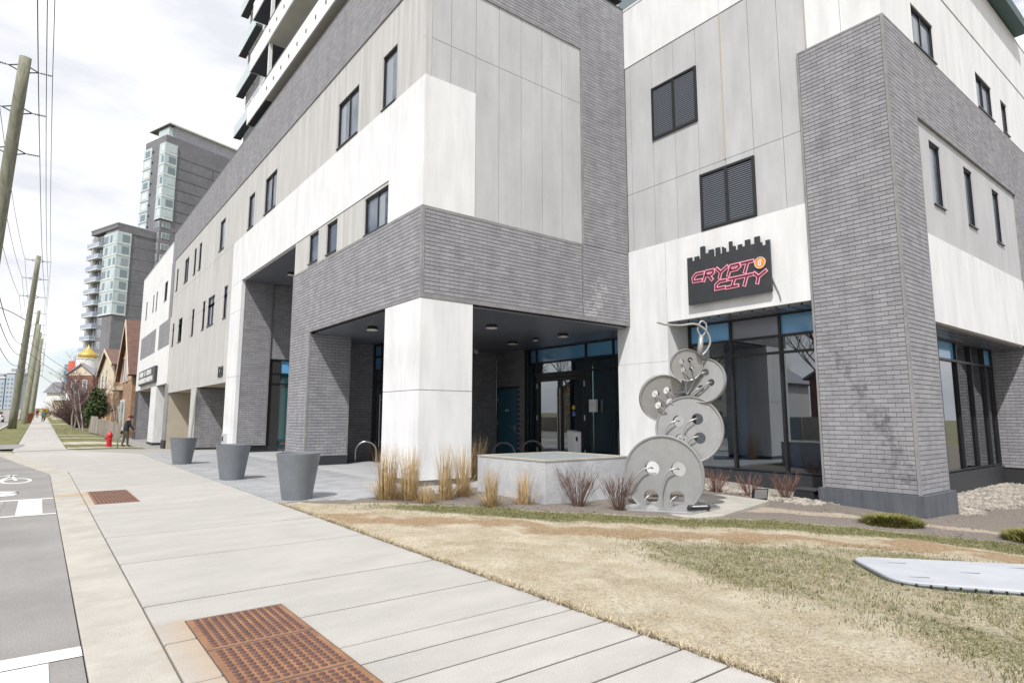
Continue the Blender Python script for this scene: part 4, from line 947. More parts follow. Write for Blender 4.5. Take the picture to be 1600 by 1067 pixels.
t = thing('security_camera', 'small white camera under the soffit above the dark recess wall', 'camera', (14.3, 20.9, 4.4))
b = MB(); b.lathe([(0.001, .09), (.1, .09), (.1, .05), (.08, .0)], (14.3, 20.9, 4.395), 12); b.build('mount', 'white_metal', t)
b = MB(); b.tube([(14.3, 20.9, 4.40), (14.22, 20.7, 4.33)], .07, 10); b.build('camera_body', 'white_metal', t)
t = thing('intercom_box', 'white intercom box on the glass right of the double door', 'intercom', (16.2, 15.9, 1.85))
b = MB(); b.pbox(PEN, 15.72, 16.08, 1.84, 2.30, .06, .16); b.build('cover', 'white_metal', t); b = MB(); b.pbox(PEN, 15.80, 16.0, 2.02, 2.2, .16, .166); b.build('screen', 'lamp_white', t)
t = thing('access_post', 'short white door opener post before the double glass door', 'post', (15.2, 15.9, 0))
b = MB(); b.hexa([(15.02, 15.72, 0), (15.36, 15.72, 0), (15.36, 16.06, 0), (15.02, 16.06, 0), (15.02, 15.72, 1.12), (15.36, 15.72, 1.12), (15.36, 16.06, 1.18), (15.02, 16.06, 1.18)]); b.build('post_body', 'white_metal', t)
b = MB(); b.box(15.10, 15.18, 15.705, 15.72, .80, .95); b.build('push_button', 'black_frame', t)
t = thing('junction_box', 'small pale utility box low on the white pier by the garage', 'utility box', (FX, 31.6, .5))
b = MB(); b.pbox(PW_, 31.35, 31.85, .35, .85, 0, .14); b.build('box_body', 'grey_concrete', t); b = MB(); b.pbox(PW_, 31.5, 31.72, .5, .72, .14, .16); b.build('cover', 'black_frame', t)

# ------------------------------------------------------------------ signs
sg = thing('shop_sign', 'black skyline-cut sign reading CRYPTO CITY in pink outline letters', 'sign', (14.72, 9.25, 4.87))
SGP = lambda a, c, d: (14.73 - d, 10.55 - a, 4.87 + c)
sky_pts = [(.06, 0), (2.61, 0), (2.61, 1.37), (2.50, 1.37), (2.50, 1.25), (2.39, 1.25), (2.39, 1.35), (2.335, 1.35), (2.335, 1.53), (2.19, 1.53), (2.19, 1.35), (2.055, 1.35), (2.055, 1.51), (1.915, 1.51), (1.915, 1.35), (1.815, 1.35), (1.815, 1.43), (1.70, 1.43), (1.70, 1.305), (1.62, 1.305), (1.62, 1.425), (1.525, 1.425), (1.525, 1.58), (1.435, 1.58), (1.435, 1.305), (1.32, 1.305), (1.32, 1.43), (1.22, 1.50), (1.22, 1.30), (1.14, 1.30), (1.14, 1.50), (1.01, 1.50), (1.01, 1.26), (.94, 1.26), (.94, 1.49), (.785, 1.49), (.785, 1.41), (.66, 1.41), (.66, 1.64), (.515, 1.64), (.515, 1.29), (.45, 1.29), (.45, 1.39), (.31, 1.39), (.31, 1.28), (.215, 1.28), (.215, 1.40), (.06, 1.40)]
MB().prism(sky_pts, lambda a, c: SGP(a, c, 0), lambda a, c: SGP(a, c, .06)).build('sign_board', 'sign_black', sg)
b = MB()
for a, c in ((.3, .3), (2.3, .3), (.3, 1.1), (2.3, 1.1)): b.tube([SGP(a, c, 0), SGP(a, c, -.095)], .03, 8)
b.build('standoff', 'black_frame', sg)
LET = [('C', [[(.59, .87), (.36, .87), (.25, .77), (.27, .665), (.52, .665)]]), ('R', [[(.61, .64), (.70, .88), (.92, .88), (.93, .81), (.86, .76), (.73, .76)], [(.77, .76), (.87, .63)]]),
       ('Y', [[(1.05, .885), (1.16, .77), (1.12, .64)], [(1.36, .89), (1.16, .77)]]), ('P', [[(1.39, .65), (1.48, .885), (1.71, .89), (1.735, .82), (1.65, .765), (1.51, .76)]]), ('T', [[(1.81, .89), (2.12, .895)], [(1.98, .885), (1.89, .645)]]),
       ('C', [[(1.30, .52), (1.11, .52), (1.00, .44), (.99, .325), (1.25, .33)]]), ('I', [[(1.42, .525), (1.71, .53)], [(1.57, .52), (1.49, .31)], [(1.33, .305), (1.65, .31)]]),
       ('T', [[(1.76, .53), (2.09, .535)], [(1.94, .525), (1.86, .295)]]), ('Y', [[(2.16, .545), (2.27, .435), (2.23, .29)], [(2.47, .555), (2.27, .435)]])]
def strokes(mb, paths, w, d0, d1, ext, bias):
    for k, path in enumerate(paths):
        P = [Vector(p) for p in path]; t0 = (P[1] - P[0]).normalized(); t1 = (P[-1] - P[-2]).normalized(); P[0] = P[0] - t0 * ext; P[-1] = P[-1] + t1 * ext; Lf, Rt = [], []
        for i, p in enumerate(P):
            ta = (P[i] - P[i - 1]).normalized() if i else t0; tb_ = (P[i + 1] - P[i]).normalized() if i < len(P) - 1 else t1
            na, nb_ = Vector((-ta.y, ta.x)), Vector((-tb_.y, tb_.x)); mt = (na + nb_); mt = mt / max(.45, mt.dot(na)); Lf.append(p + mt * w / 2); Rt.append(p - mt * w / 2)
        e = d1 + .0012 * k + bias
        for i in range(len(P) - 1):
            c = [Rt[i], Rt[i + 1], Lf[i + 1], Lf[i]]; n = len(mb.v)
            mb.v += [SGP(x.x, x.y, d0) for x in c] + [SGP(x.x, x.y, e) for x in c]
            fs_ = [(0, 3, 2, 1), (4, 5, 6, 7), (0, 1, 5, 4), (2, 3, 7, 6)] + ([(3, 0, 4, 7)] if i == 0 else []) + ([(1, 2, 6, 5)] if i == len(P) - 2 else [])
            for f in fs_: mb.f.append(tuple(n + q for q in f)); mb.m.append(0)
for li, (ch, paths) in enumerate(LET):
    o = MB(); strokes(o, paths, .104, .058, .072, .05, li * .0003); l = o.build('letter', 'neon_pink', sg)
    o = MB(); strokes(o, paths, .050, .07, .0800, .024, li * .0003); o.build('letter_face', 'maroon', l)
b = MB(); b.prism([(2.335 + .155 * math.cos(k * .209), .80 + .155 * math.sin(k * .209)) for k in range(30)], lambda a, c: SGP(a, c, .058), lambda a, c: SGP(a, c, .086)); coin = b.build('coin_disc', 'coin_orange', sg)
b = MB()
for k in range(30):
    a0, a1 = k * .2094, (k + 1) * .2094
    f = lambda r, a, d: SGP(2.335 + r * math.cos(a), .80 + r * math.sin(a), d)
    b.hexa([f(.140, a0, .084), f(.156, a0, .084), f(.156, a1, .084), f(.140, a1, .084), f(.140, a0, .094), f(.156, a0, .094), f(.156, a1, .094), f(.140, a1, .094)])
b.build('coin_rim', 'lamp_white', coin)
b = MB()
ca, sa = math.cos(-.22), math.sin(-.22)
def cplace(x, y, d): x -= .062; y -= .068; return SGP(2.335 + x * ca - y * sa, .80 + x * sa + y * ca, d)
text_prism('B', .19, cplace, .085, .097, b)
for xx in (.045, .075):
    for y0, y1 in ((.128, .165), (-.03, .006)):
        b.hexa([cplace(x, y, d) for d in (.085, .0965) for x, y in ((xx, y0), (xx + .016, y0), (xx + .016, y1), (xx, y1))])
b.build('coin_mark', 'white_paint', coin)
b = MB(); b.tube(curve([(14.79, 7.98, 5.25), (14.79, 7.93, 5.1), (14.795, 7.82, 4.8), (14.795, 7.78, 4.62)], 5), .014, 5); b.build('power_cable', 'insulator', sg)

nb = thing('house_number', 'dark raised numerals 128 on the grey wall above the garage', 'house number', (FX, 33.4, 3.7))
def nplace(x, y, d): return (FX - .0 - d, 34.15 - x, 3.66 + y)
xoff = 0
for ch in '128':
    b = MB(); w = text_prism(ch, .82, lambda x, y, d: nplace(x * 1.0 + xoff, y, d), -.02, .03, b, .85); b.build('numeral', 'sign_black', nb); xoff += w + .12

fs = thing('wall_sign', 'dark wall sign with pale letter shapes above the far entrance', 'sign', (FX - .1, 60, 4.6))
MB().pbox(PW_, 55.2, 65.0, 4.45, 5.72, .02, .2).build('sign_board', 'sign_black', fs)
for row, (v, h_, spans) in enumerate(((5.15, .42, ((62.9, 63.9), (61.9, 62.6), (60.6, 61.0), (58.6, 59.5), (57.2, 58.3))), (4.58, .42, ((63.6, 64.7), (62.4, 63.3), (61.5, 62.2), (60.2, 61.2), (58.6, 59.6), (57.6, 58.4), (56.2, 57.3))))):
    for k, (a, c) in enumerate(spans):
        b = MB(); b.pbox(PW_, a, a + .2, v, v + h_, .2, .26)
        if row or k != 2: b.pbox(PW_, c - .2, c, v, v + h_, .2, .26); b.pbox(PW_, a + .2, c - .2, v + h_ * (.75 if k % 2 else .4), v + h_ * (.98 if k % 2 else .62), .2, .255)
        b.build('letter', 'white_paint', fs)

# ------------------------------------------------------------------ the tower rising over the podium
tw = thing('apartment_tower', 'apartment tower with white balconies rising above the podium roof', 'tower', (8.6, 20, 15.4))
XB = 7.10; ZB0 = 16.22; FH = 2.86
b = MB(); b.box(8.62, 24, 14.4, 30.9, 15.2, 42); b.box(9.0, 24, 30.9, 40, 15.2, 42); b.build('wall', 'tower_panel', tw)
for k in range(7):
    z = ZB0 + k * FH
    b = MB(); b.box(XB, 8.62, 14.3, 27.84, z, z + .2); sl = b.build('balcony_slab', 'balcony_soffit', tw)
    MB().box(XB - .03, XB + .03, 14.3, 27.86, z - .01, z + 1.0).build('balcony_guard', 'white_metal', sl)
    MB().box(XB - .045, XB + .05, 14.28, 27.88, z + 1.0, z + 1.05).build('rail', 'black_frame', sl)
    b = MB(); yy = 14.9
    while yy < 27.6: b.box(XB - .05, XB - .028, yy, yy + .07, z + .35, z + .5); yy += 1.05
    b.build('fixing', 'black_frame', sl)
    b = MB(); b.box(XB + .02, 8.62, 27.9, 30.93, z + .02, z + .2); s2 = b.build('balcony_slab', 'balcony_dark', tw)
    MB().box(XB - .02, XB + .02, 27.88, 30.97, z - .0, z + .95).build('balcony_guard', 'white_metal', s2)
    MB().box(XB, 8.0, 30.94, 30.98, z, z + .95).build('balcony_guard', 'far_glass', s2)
    if k: MB().box(XB + .05, XB + .2, 27.78, 27.93, z - FH + .2, z).build('balcony_fin', 'white_metal', tw)
    b = MB(); b.box(8.56, 8.62, 14.4, 30.9, z + .2, z + .5); b.build('spandrel', 'white_metal', tw)
    for j in range(9):
        ya = 14.7 + j * 1.78; w_ = Pl((8.6, 0, 0), (0, 1, 0), (-1, 0, 0)); q = MB()
        q.pbox(w_, ya, ya + 1.55, z + .55, z + 2.6, 0, .05); f = q.build('window', 'white_metal', tw); MB().pbox(w_, ya + .07, ya + 1.48, z + .62, z + 2.53, .05, .058).build('pane', 'far_pane', f)
    for j in range(5):                               # bay beyond the balconies
        ya = 31.3 + j * 1.7; w_ = Pl((9.0, 0, 0), (0, 1, 0), (-1, 0, 0)); q = MB(); q.pbox(w_, ya, ya + 1.5, z + .4, z + 2.5, 0, .06); f = q.build('window', 'white_metal', tw)
        MB().pbox(w_, ya + .12, ya + 1.38, z + .5, z + 2.4, .06, .07).build('pane', 'far_pane', f)
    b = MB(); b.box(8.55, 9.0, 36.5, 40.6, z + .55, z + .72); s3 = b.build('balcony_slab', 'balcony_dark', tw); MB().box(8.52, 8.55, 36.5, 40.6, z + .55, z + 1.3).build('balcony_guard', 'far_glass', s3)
w_ = Pl((0, 14.4, 0), (1, 0, 0), (0, -1, 0))
for k in range(6):
    for j in range(4):
        q = MB(); xa = 9.4 + j * 3.4; z = ZB0 + k * FH; q.pbox(w_, xa, xa + 1.6, z + .7, z + 2.4, 0, .05); f = q.build('window', 'white_metal', tw); MB().pbox(w_, xa + .08, xa + 1.52, z + .78, z + 2.32, .05, .058).build('pane', 'far_pane', f)
MB().box(12.6, 15.4, 13.4, 14.4, 16.5, 16.75).build('roof_slab', 'black_frame', tw)

# ------------------------------------------------------------------ sculpture of stacked buttons
scu = thing('button_sculpture', 'tall steel sculpture of five stacked buttons with a needle and thread', 'sculpture', (9.9, 7.75, -0.16))
def frame(c, nrm):
    n_ = Vector(nrm).normalized(); x = Vector((0, 0, 1)).cross(n_).normalized(); y = n_.cross(x); return Vector(c), x, y, n_
def button(c, nrm, r, holes, hr, th, cut=None, roll=0.0):
    C0, ax, ay, an = frame(c, nrm)
    x = ax * math.cos(roll) + ay * math.sin(roll); y = -ax * math.sin(roll) + ay * math.cos(roll)
    place = lambda a, b_, d: tuple(C0 + x * a + y * b_ + an * d)
    bm = bmesh.new()
    # face with holes: outline loop and hole loops, filled
    def circ(cx, cy, rr, n): return [(cx + rr * math.cos(2 * math.pi * k / n), cy + rr * math.sin(2 * math.pi * k / n)) for k in range(n)]
    out = [(a, max(b_, cut) if cut is not None else b_) for a, b_ in circ(0, 0, r * .94, 72)]
    loops = [out] + [circ(hx, hy, hr, 20) for hx, hy in holes]
    for d, flip in ((0.0, False), (-th * .45, True)):
        edges = []
        for lp in loops:
            vs = []
            for p in lp:
                if vs and (Vector(place(*p, d)) - vs[-1].co).length < 1e-5: continue
                vs.append(bm.verts.new(place(*p, d)))
            for i in range(len(vs)): edges.append(bm.edges.new((vs[i], vs[(i + 1) % len(vs)])))
        bmesh.ops.triangle_fill(bm, use_beauty=True, use_dissolve=False, edges=edges)
    for hx, hy in holes:
        cc_ = circ(hx, hy, hr, 20)
        for i in range(20):
            p, q = cc_[i], cc_[(i + 1) % 20]
            bm.faces.new([bm.verts.new(place(*v, d)) for v, d in ((p, 0), (q, 0), (q, -th * 1.2), (p, -th * 1.2))])
    me = bpy.data.meshes.new('button_disc'); bm.to_mesh(me); bm.free(); me.materials.append(MATS['steel'])
    me.transform(Matrix.Translation(-WL[scu.name])); o = bpy.data.objects.new('button_disc', me); COL.objects.link(o); o.parent = scu; WL[o.name] = WL[scu.name].copy()
    # raised rim
    rb = MB(); n = 72; prof = [(.94, 0), (.948, .022), (.985, .030), (1.0, .018), (1.0, -th * .7), (.94, -th * .7)]
    pts = [[place(r * f * math.cos(2 * math.pi * k / n), (lambda b_: max(b_, cut) if cut is not None else b_)(r * f * math.sin(2 * math.pi * k / n)), d) for f, d in prof] for k in range(n)]
    for k in range(n):
        A, B_ = pts[k], pts[(k + 1) % n]
        if (Vector(A[0]) - Vector(B_[0])).length < 1e-5: continue
        if cut is not None and abs((2 * math.pi * (k + .5) / n) % (2 * math.pi) - 1.5 * math.pi) < math.acos(min(1, -cut / r)) - .02: continue
        for i in range(len(prof)):
            j = (i + 1) % len(prof); rb.quad(A[i], B_[i], B_[j], A[j])
    rb.build('rim', 'steel', o); return place
cam_dir = Vector((-.78, -.62, 0)).normalized()
v45 = lambda s: [(-s, -s), (s, -s), (s, s), (-s, s)]
n1_ = (-.88, -.47, .0); n2_ = (-.90, -.43, .06); n3_ = (-.55, -.80, -.20); n4_ = (-.96, -.20, .12); n5_ = (-.62, -.72, -.15)
p1 = button((9.98, 7.88, .47), n1_, .80, [(-.25, -.43), (.26, -.43), (.30, .13), (-.22, .13)], .145, .13, cut=-.625)
p2 = button((10.38, 7.52, 1.385), n2_, .675, v45(.19), .115, .11, roll=.1)
p3 = button((10.16, 7.97, 2.02), n3_, .49, v45(.125), .078, .09, roll=.3)
p4 = button((10.58, 7.28, 2.37), n4_, .46, v45(.12), .072, .08, roll=.5)
p5 = button((10.28, 7.45, 2.68), n5_, .325, v45(.085), .052, .06, roll=.2)
def thread(pts, r=.017): MB().tube(curve(pts, 7), r, 7).build('thread', 'thread_steel', scu, smooth=True)
for hx, hy, ex in ((.30, .13, .02), (-.22, .13, -.42)):
    thread([p1(hx, hy, -.06), p1(hx - .03, hy + .02, .08), p1(hx - .20, hy - .05, .13), p1(hx + (ex if ex < -.1 else -.30), hy - .35, .16), p1(hx + (ex - .08 if ex < -.1 else -.31), -.62, .18)])
for hx in (-.25, .26): thread([p1(hx, -.43, -.06), p1(hx - .02, -.40, .08), p1(hx - .10, -.48, .14), p1(hx - .12, -.63, .15)])
for hx, hy in v45(.19)[2:]: thread([p2(hx, hy, -.05), p2(hx - .03, hy, .07), p2(hx - .22, hy - .10, .12), p2(hx - .32, hy - .42, .10), p2(hx - .34, -.60, .06)])
for hx, hy in v45(.19)[:2]: thread([p2(hx, hy, -.05), p2(hx - .04, hy + .03, .08), p2(hx - .22, hy - .06, .10), p2(hx - .30, -.52, .06)])
for hx, hy in v45(.125): thread([p3(hx, hy, -.04), p3(hx - .02, hy + .02, .06), p3(hx + .05, hy - .10, .09), p3(hx + .15, hy - .30, .04)], .017)
for hx, hy in v45(.12): thread([p4(hx, hy, -.04), p4(hx - .04, hy, .06), p4(hx - .22, hy - .04, .08), p4(-.42, hy * .4 - .16, .04)], .017)
for hx, hy in v45(.085): thread([p5(hx, hy, -.03), p5(hx - .01, hy + .01, .05), p5(hx + .02, hy - .08, .07), p5(hx * .4 + .04, -.27, .04)], .013)
MB().tube([(10.42, 7.24, 2.85), (10.44, 7.22, 3.05), (10.46, 7.2, 3.28)], [.055, .055, .042], 10).build('needle', 'steel', scu, smooth=True)
MB().tube(curve([(10.45, 7.21, 3.24), (10.40, 7.24, 3.40), (10.46, 7.19, 3.56), (10.53, 7.13, 3.50), (10.53, 7.14, 3.36), (10.47, 7.19, 3.24)], 6), .018, 7).build('needle_eye', 'steel', scu, smooth=True)
thread([(9.70, 7.70, 3.53), (9.86, 7.60, 3.485), (10.10, 7.43, 3.47), (10.32, 7.26, 3.50), (10.47, 7.16, 3.42), (10.57, 7.11, 3.28), (10.60, 7.10, 3.12), (10.55, 7.15, 2.97), (10.47, 7.22, 2.86)], .022)
for q, w_q in (((10.05, 8.0, .75), (10.35, 7.62, 1.2)), ((10.40, 7.66, 1.7), (10.24, 7.98, 1.9)), ((10.30, 7.96, 2.1), (10.60, 7.36, 2.2)), ((10.40, 7.48, 2.62), (10.58, 7.34, 2.5))): MB().tube([q, w_q], .03, 7).build('connector', 'steel', scu)
plt = [(8.95, 7.95), (9.65, 6.98), (10.7, 7.08), (11.1, 7.55), (10.4, 8.35), (9.4, 8.4)]
slab(plt, .03, -.115, .006).build('base_plate', 'polished_steel', scu)
b = MB(); b.obox((10.02, 7.10, -.075), Vector((.20, -.096, 0)), Vector((.012, .025, .02)), Vector((-.012, -.025, .038))); pl_ = b.build('plaque', 'sign_black', scu)
b = MB(); b.obox((10.0, 7.06, -.052), Vector((.14, -.067, 0)), Vector((.002, .004, .003)), Vector((-.004, -.007, .018))); b.build('plaque_lettering', 'lamp_white', pl_)
pad = slab([(8.55, 8.05), (9.55, 6.72), (10.1, 6.62), (12.62, 7.15), (12.75, 8.35), (10.4, 9.2), (9.2, 9.0)], .25, -.15, .015); pad.build('concrete_pad', 'gutter', kind='structure')

# ------------------------------------------------------------------ planter box, pots, racks and small things
pb = thing('planter_box', 'low square concrete planter filled with grey gravel in front of the entrance', 'planter', (9.1, 10.3, -.1))
x0, x1, y0, y1, zt = 7.96, 10.45, 9.16, 11.5, .745
b = MB(); wt = .14
for q in ((x0, x1, y0, y0 + wt), (x0, x1, y1 - wt, y1), (x0, x0 + wt, y0 + wt, y1 - wt), (x1 - wt, x1, y0 + wt, y1 - wt)): b.box(q[0], q[1], q[2], q[3], -.35, zt)
b.build('box_wall', 'planter_concrete', pb)
b = MB(); b.box(x0 - .012, x1 + .012, y0 - .012, y0 + wt, zt, zt + .03); b.box(x0 - .012, x1 + .012, y1 - wt, y1 + .012, zt, zt + .03); b.box(x0 - .012, x0 + wt, y0 + wt, y1 - wt, zt, zt + .03); b.box(x1 - wt, x1 + .012, y0 + wt, y1 - wt, zt, zt + .03); b.build('coping', 'gutter', pb)
MB().box(x0 + wt, x1 - wt, y0 + wt, y1 - wt, 0, zt + .005).build('gravel_fill', 'grey_gravel', pb, kind='stuff')

def pot(x, y, r, h, label):
    t = thing('planter_pot', label, 'planter', (x, y, 0), 'grey plant pots along the plaza edge')
    b = MB(); b.lathe([(0.001, 0), (r * .67, 0), (r * .68, .02), (r * .985, h - .03), (r, h - .015), (r, h), (r * .93, h), (r * .92, h - .03), (r * .86, h - .16)], (x, y, 0.002), 40); b.build('pot_body', 'grey_planter', t, smooth=True); smooth_angle(t.children[0], 40)
    b = MB(); b.lathe([(0.001, h - .14), (r * .87, h - .15)], (x, y, 0), 24); b.build('soil', 'mulch_chip', t)
    return t
pot(4.20, 12.42, .43, .90, 'nearest of the three grey tapered pots, at the edge of the lawn'); pot(4.12, 17.3, .43, .90, 'middle one of the three grey tapered pots on the plaza'); pot(4.06, 24.0, .43, .90, 'farthest of the three grey tapered pots, nearest the garage')
def hoop(x, y, ang, w, h, m, label, zb=0.0):
    t = thing('bike_rack', label, 'bike rack', (x, y, zb), 'hoop bike racks by the entrances'); d = Vector((math.cos(ang), math.sin(ang), 0)) * w / 2; c = Vector((x, y, zb))
    pts = [c - d, c - d + Vector((0, 0, h - w / 2))] + [c + d * -math.cos(a) + Vector((0, 0, h - w / 2 + math.sin(a) * w / 2)) for a in [k * math.pi / 14 for k in range(1, 14)]] + [c + d + Vector((0, 0, h - w / 2)), c + d]
    MB().tube(pts, .03, 8).build('hoop_tube', m, t, smooth=True)
    b = MB()
    for s in (-1, 1): b.lathe([(.001, .012), (.07, .012), (.07, 0)], tuple(c + d * s), 12)
    b.build('foot_plate', m, t)
hoop(11.29, 14.92, -.6, .66, .86, 'wire', 'middle black hoop rack behind the planter, before the teal door'); hoop(12.66, 15.2, -.6, .70, .88, 'wire', 'right black hoop rack behind the planter, before the glass door')
hoop(10.0, 14.75, -.6, .66, .86, 'wire', 'left black hoop rack, half hidden by the corner column'); hoop(9.5, 20.9, -.5, .75, .75, 'polished_steel', 'shiny hoop rack in the opening left of the corner column')
t = thing('bench', 'reddish brown slatted bench under the tall opening', 'bench', (9.2, 28.2, 0))
for k in range(4): MB().box(8.75, 10.2, 28.0 + k * .12, 28.1 + k * .12, .43, .47).build('slat', 'bench_wood', t)
for xx in (8.9, 10.0): MB().tube([(xx, 28.0, 0), (xx + .03, 28.06, .42), (xx + .03, 28.42, .42), (xx, 28.48, 0)], .025, 6).build('leg', 'bench_wood', t)
t = thing('flood_light', 'small black square flood light on the ground beside the sculpture pad', 'flood light', (13.0, 7.6, -.26))
b = MB(); b.obox((13.0, 7.58, -.10), (.13, -.10, 0), (.03, .04, -.02), (-.02, -.03, .12)); b.build('lamp_body', 'black_frame', t)
b = MB(); b.obox((12.968, 7.537, -.08), (.11, -.085, 0), (.004, .005, -.002), (-.016, -.024, .10)); b.build('lens', 'steel', t); b = MB(); b.tube([(13.02, 7.6, -.2), (13.03, 7.62, -.34)], .02, 6); b.build('stake', 'black_frame', t)
t = thing('bait_box', 'low black box against the wing wall beside the brick pillar', 'box', (15.35, 7.45, -.3))
b = MB(); b.hexa([(14.75, 7.2, -.36), (15.25, 7.2, -.36), (15.25, 7.75, -.36), (14.75, 7.75, -.36), (14.8, 7.25, -.12), (15.25, 7.22, -.12), (15.25, 7.73, -.12), (14.8, 7.7, -.12)]); b.build('box_body', 'black_frame', t); MB().box(14.78, 15.27, 7.18, 7.77, -.12, -.09).build('lid', 'wire', t)

# the pale cover board lying in the lawn
bd = thing('cover_board', 'large pale rectangular cover board lying flat on the lawn at right', 'cover board', (8.3, 2.7, -.16))
A, B_, C_, D4 = Vector((7.27, 2.76)), Vector((8.45, 1.28)), Vector((10.2, 2.05)), Vector((8.32, 3.70))
def rounded(poly, r, n=6):
    out = []
    for i in range(len(poly)):
        p0, p1, p2 = poly[i - 1], poly[i], poly[(i + 1) % len(poly)]; a = (p0 - p1).normalized(); c = (p2 - p1).normalized()
        for k in range(n + 1):
            t_ = k / n; q0 = p1 + a * r * (1 - t_); q1 = p1 + c * r * t_; out.append(tuple(q0.lerp(q1, t_)))
    return out
rp = rounded([A, B_, C_, D4], .3); hb = lambda x, y: T(x, y) + .038
slab(rp, .10, lambda x, y: hb(x, y) - .03, .004).build('board_rim', 'board_edge', bd)
inset_ = [tuple(Vector(p) + (Vector((8.55, 2.45)) - Vector(p)).normalized() * .025) for p in rp]
slab(inset_, .05, hb, .012).build('board_top', 'board', bd)
b = MB()
for k in range(14):
    q = A.lerp(B_, (k + .5) / 14); b.obox((q.x - .01, q.y - .008, T(q.x, q.y) - .02), (.007, .006, 0), (.006, -.007, 0), (0, 0, .045))
b.build('clip', 'black_frame', bd)
b = MB()
for f, g in ((.18, .2), (.2, .75), (.5, .5), (.78, .25), (.8, .8)):
    q = A.lerp(B_, f).lerp(D4.lerp(C_, f), g); b.obox((q.x, q.y, hb(q.x, q.y) + .001), (.07, -.07, 0), (.01, .01, 0), (0, 0, .003))
b.build('bolt_recess', 'insulator', bd)

# rusty tactile plates
def tactile(label, x0, x1, rows, single):
    t = thing('tactile_plate', label, 'tactile paving', ((x0 + x1) / 2, rows[0], 0), 'rusty tactile plates set in the pavement'); pit = .0605
    dm = MB(); dm.lathe([(.0222, 0), (.0203, .0062), (.0125, .009), (.001, .0095)], (0, 0, 0), 10); dme = mesh_only(dm, 'dome', 'rust_dome')
    MB().box(x0 - .004, x1 + .004, min(rows) - .004, max(rows) + .004, -.03, .0035).build('plate_bed', 'mortar', t)
    for (ya, yb) in zip(rows, rows[1:]):
        lo, hi = min(ya, yb), max(ya, yb)
        o = slab([(x0, lo + .008), (x1, lo + .008), (x1, hi - .008), (x0, hi - .008)], .04, .006, .006).build('plate', 'rust_iron', t)
        nxx = int((x1 - x0 - .03) / pit); nyy = int((hi - lo - .03) / pit); ox = x0 + (x1 - x0 - (nxx - 1) * pit) / 2; oy = lo + (hi - lo - (nyy - 1) * pit) / 2; st = MB()
        for i in range(nxx):
            for j in range(nyy):
                if single and oy + j * pit > 3.3: inst('dome', dme, (ox + i * pit, oy + j * pit, .0055), o)
                else: st.lathe([(.0222, 0), (.0203, .0062), (.0125, .009), (.001, .0095)], (ox + i * pit, oy + j * pit, .0055), 8)
        if st.f: st.build('dome', 'rust_dome', o, kind='stuff')
tactile('large rusty iron tactile plate in the foreground pavement', 1.04, 1.78, [5.55, 4.76, 3.97, 3.18, 2.4, 1.6], True)
tactile('smaller-looking rusty tactile plate farther up the pavement', .95, 1.66, [16.2, 15.4, 14.6, 13.8], False)

# ------------------------------------------------------------------ planting
def blades_np(x, y, z, h, w, lean, az, curl):
    """flat tapering blades of two bent segments each, as a vertex and quad array"""
    n = len(x); dx, dy = np.cos(az), np.sin(az); sx, sy = -dy * w / 2, dx * w / 2
    l1, l2 = lean * .4 * h, lean * h * curl
    P0 = np.stack([x, y, z], 1); P1 = P0 + np.stack([dx * l1, dy * l1, h * .58], 1); P2 = P0 + np.stack([dx * l2, dy * l2, h * np.ones(n)], 1)
    s = np.stack([sx, sy, 0 * sx], 1)
    V = np.stack([P0 - s, P0 + s, P1 - s * .8, P1 + s * .8, P2 - s * .15, P2 + s * .15], 1).reshape(-1, 3)
    b0 = np.arange(n)[:, None] * 6; F = np.concatenate([b0 + np.array([0, 1, 3, 2]), b0 + np.array([2, 3, 5, 4])], 0)
    return V, F
# lawn: short dead blades everywhere, green tufts where the grass has come back
def lawn_blades(n, kind):
    u = rng.random(n); x = 3.74 + rng.random(n) ** 1.15 * 11; y = 0.7 + rng.random(n) ** 1.5 * 11.0
    d, bed_, gr, br, gv, du = masks(x, y)
    p = rng.random(n)
    if kind == 'green': ok = (p < gr * 0.85 * (0.30 + fbm(x * 5, y * 5, 31, 3) * 1.0) * (1 - bed_)) & (fbm(x * 9, y * 9, 41, 2) > 0.40)
    else: ok = (p < (1 - bed_) * (1 - 0.75 * br) * (0.25 + 0.75 * fbm(x * 2, y * 2, 21, 3)))
    ok &= ~((x < 7.1) & (y > 11.9 - (x - 3.87) * 0.235))
    # keep off the board and the pad
    ok &= ~((np.abs((x - 8.56) * .79 + (y - 2.45) * -.61 * 1.0) < 1.05) & (np.abs((x - 8.56) * .72 + (y - 2.45) * .69) < 0.85))
    x, y = x[ok], y[ok]; m_ = len(x); z = -0.45 * np.clip((x - 4.2) / 10.6, 0, 1.15) * np.clip((13.2 - y) / 8.2, 0, 1) - 0.012
    if kind == 'green': h = rng.uniform(.012, .042, m_); w = rng.uniform(.004, .008, m_); ln = rng.uniform(.2, 1.2, m_)
    else: h = rng.uniform(.004, .015, m_); w = rng.uniform(.003, .006, m_); ln = rng.uniform(1.0, 3.5, m_)
    return blades_np(x, y, z, h, w, ln, rng.random(m_) * 6.283, rng.uniform(.8, 1.3, m_))
V, F = lawn_blades(210000, 'straw'); np_mesh('dry_grass', V, F, 'straw_blade', kind='stuff')
V, F = lawn_blades(420000, 'green'); np_mesh('green_grass', V, F, 'green_blade', kind='stuff')
# ragged fringe of dead grass along the edge of the pavement, and dead thatch lumps
nfr = 9000; yy_ = rng.uniform(0.8, 11.9, nfr); xx_ = 3.705 + np.abs(rng.normal(0, .05, nfr)) - .02 * rng.random(nfr)
V, F = blades_np(xx_, yy_, np.full(nfr, -.012), rng.uniform(.015, .05, nfr), rng.uniform(.004, .008, nfr), rng.uniform(.6, 2.2, nfr), rng.random(nfr) * 6.283, rng.uniform(.8, 1.3, nfr)); np_mesh('dry_grass', V, F, 'straw_blade', kind='stuff')
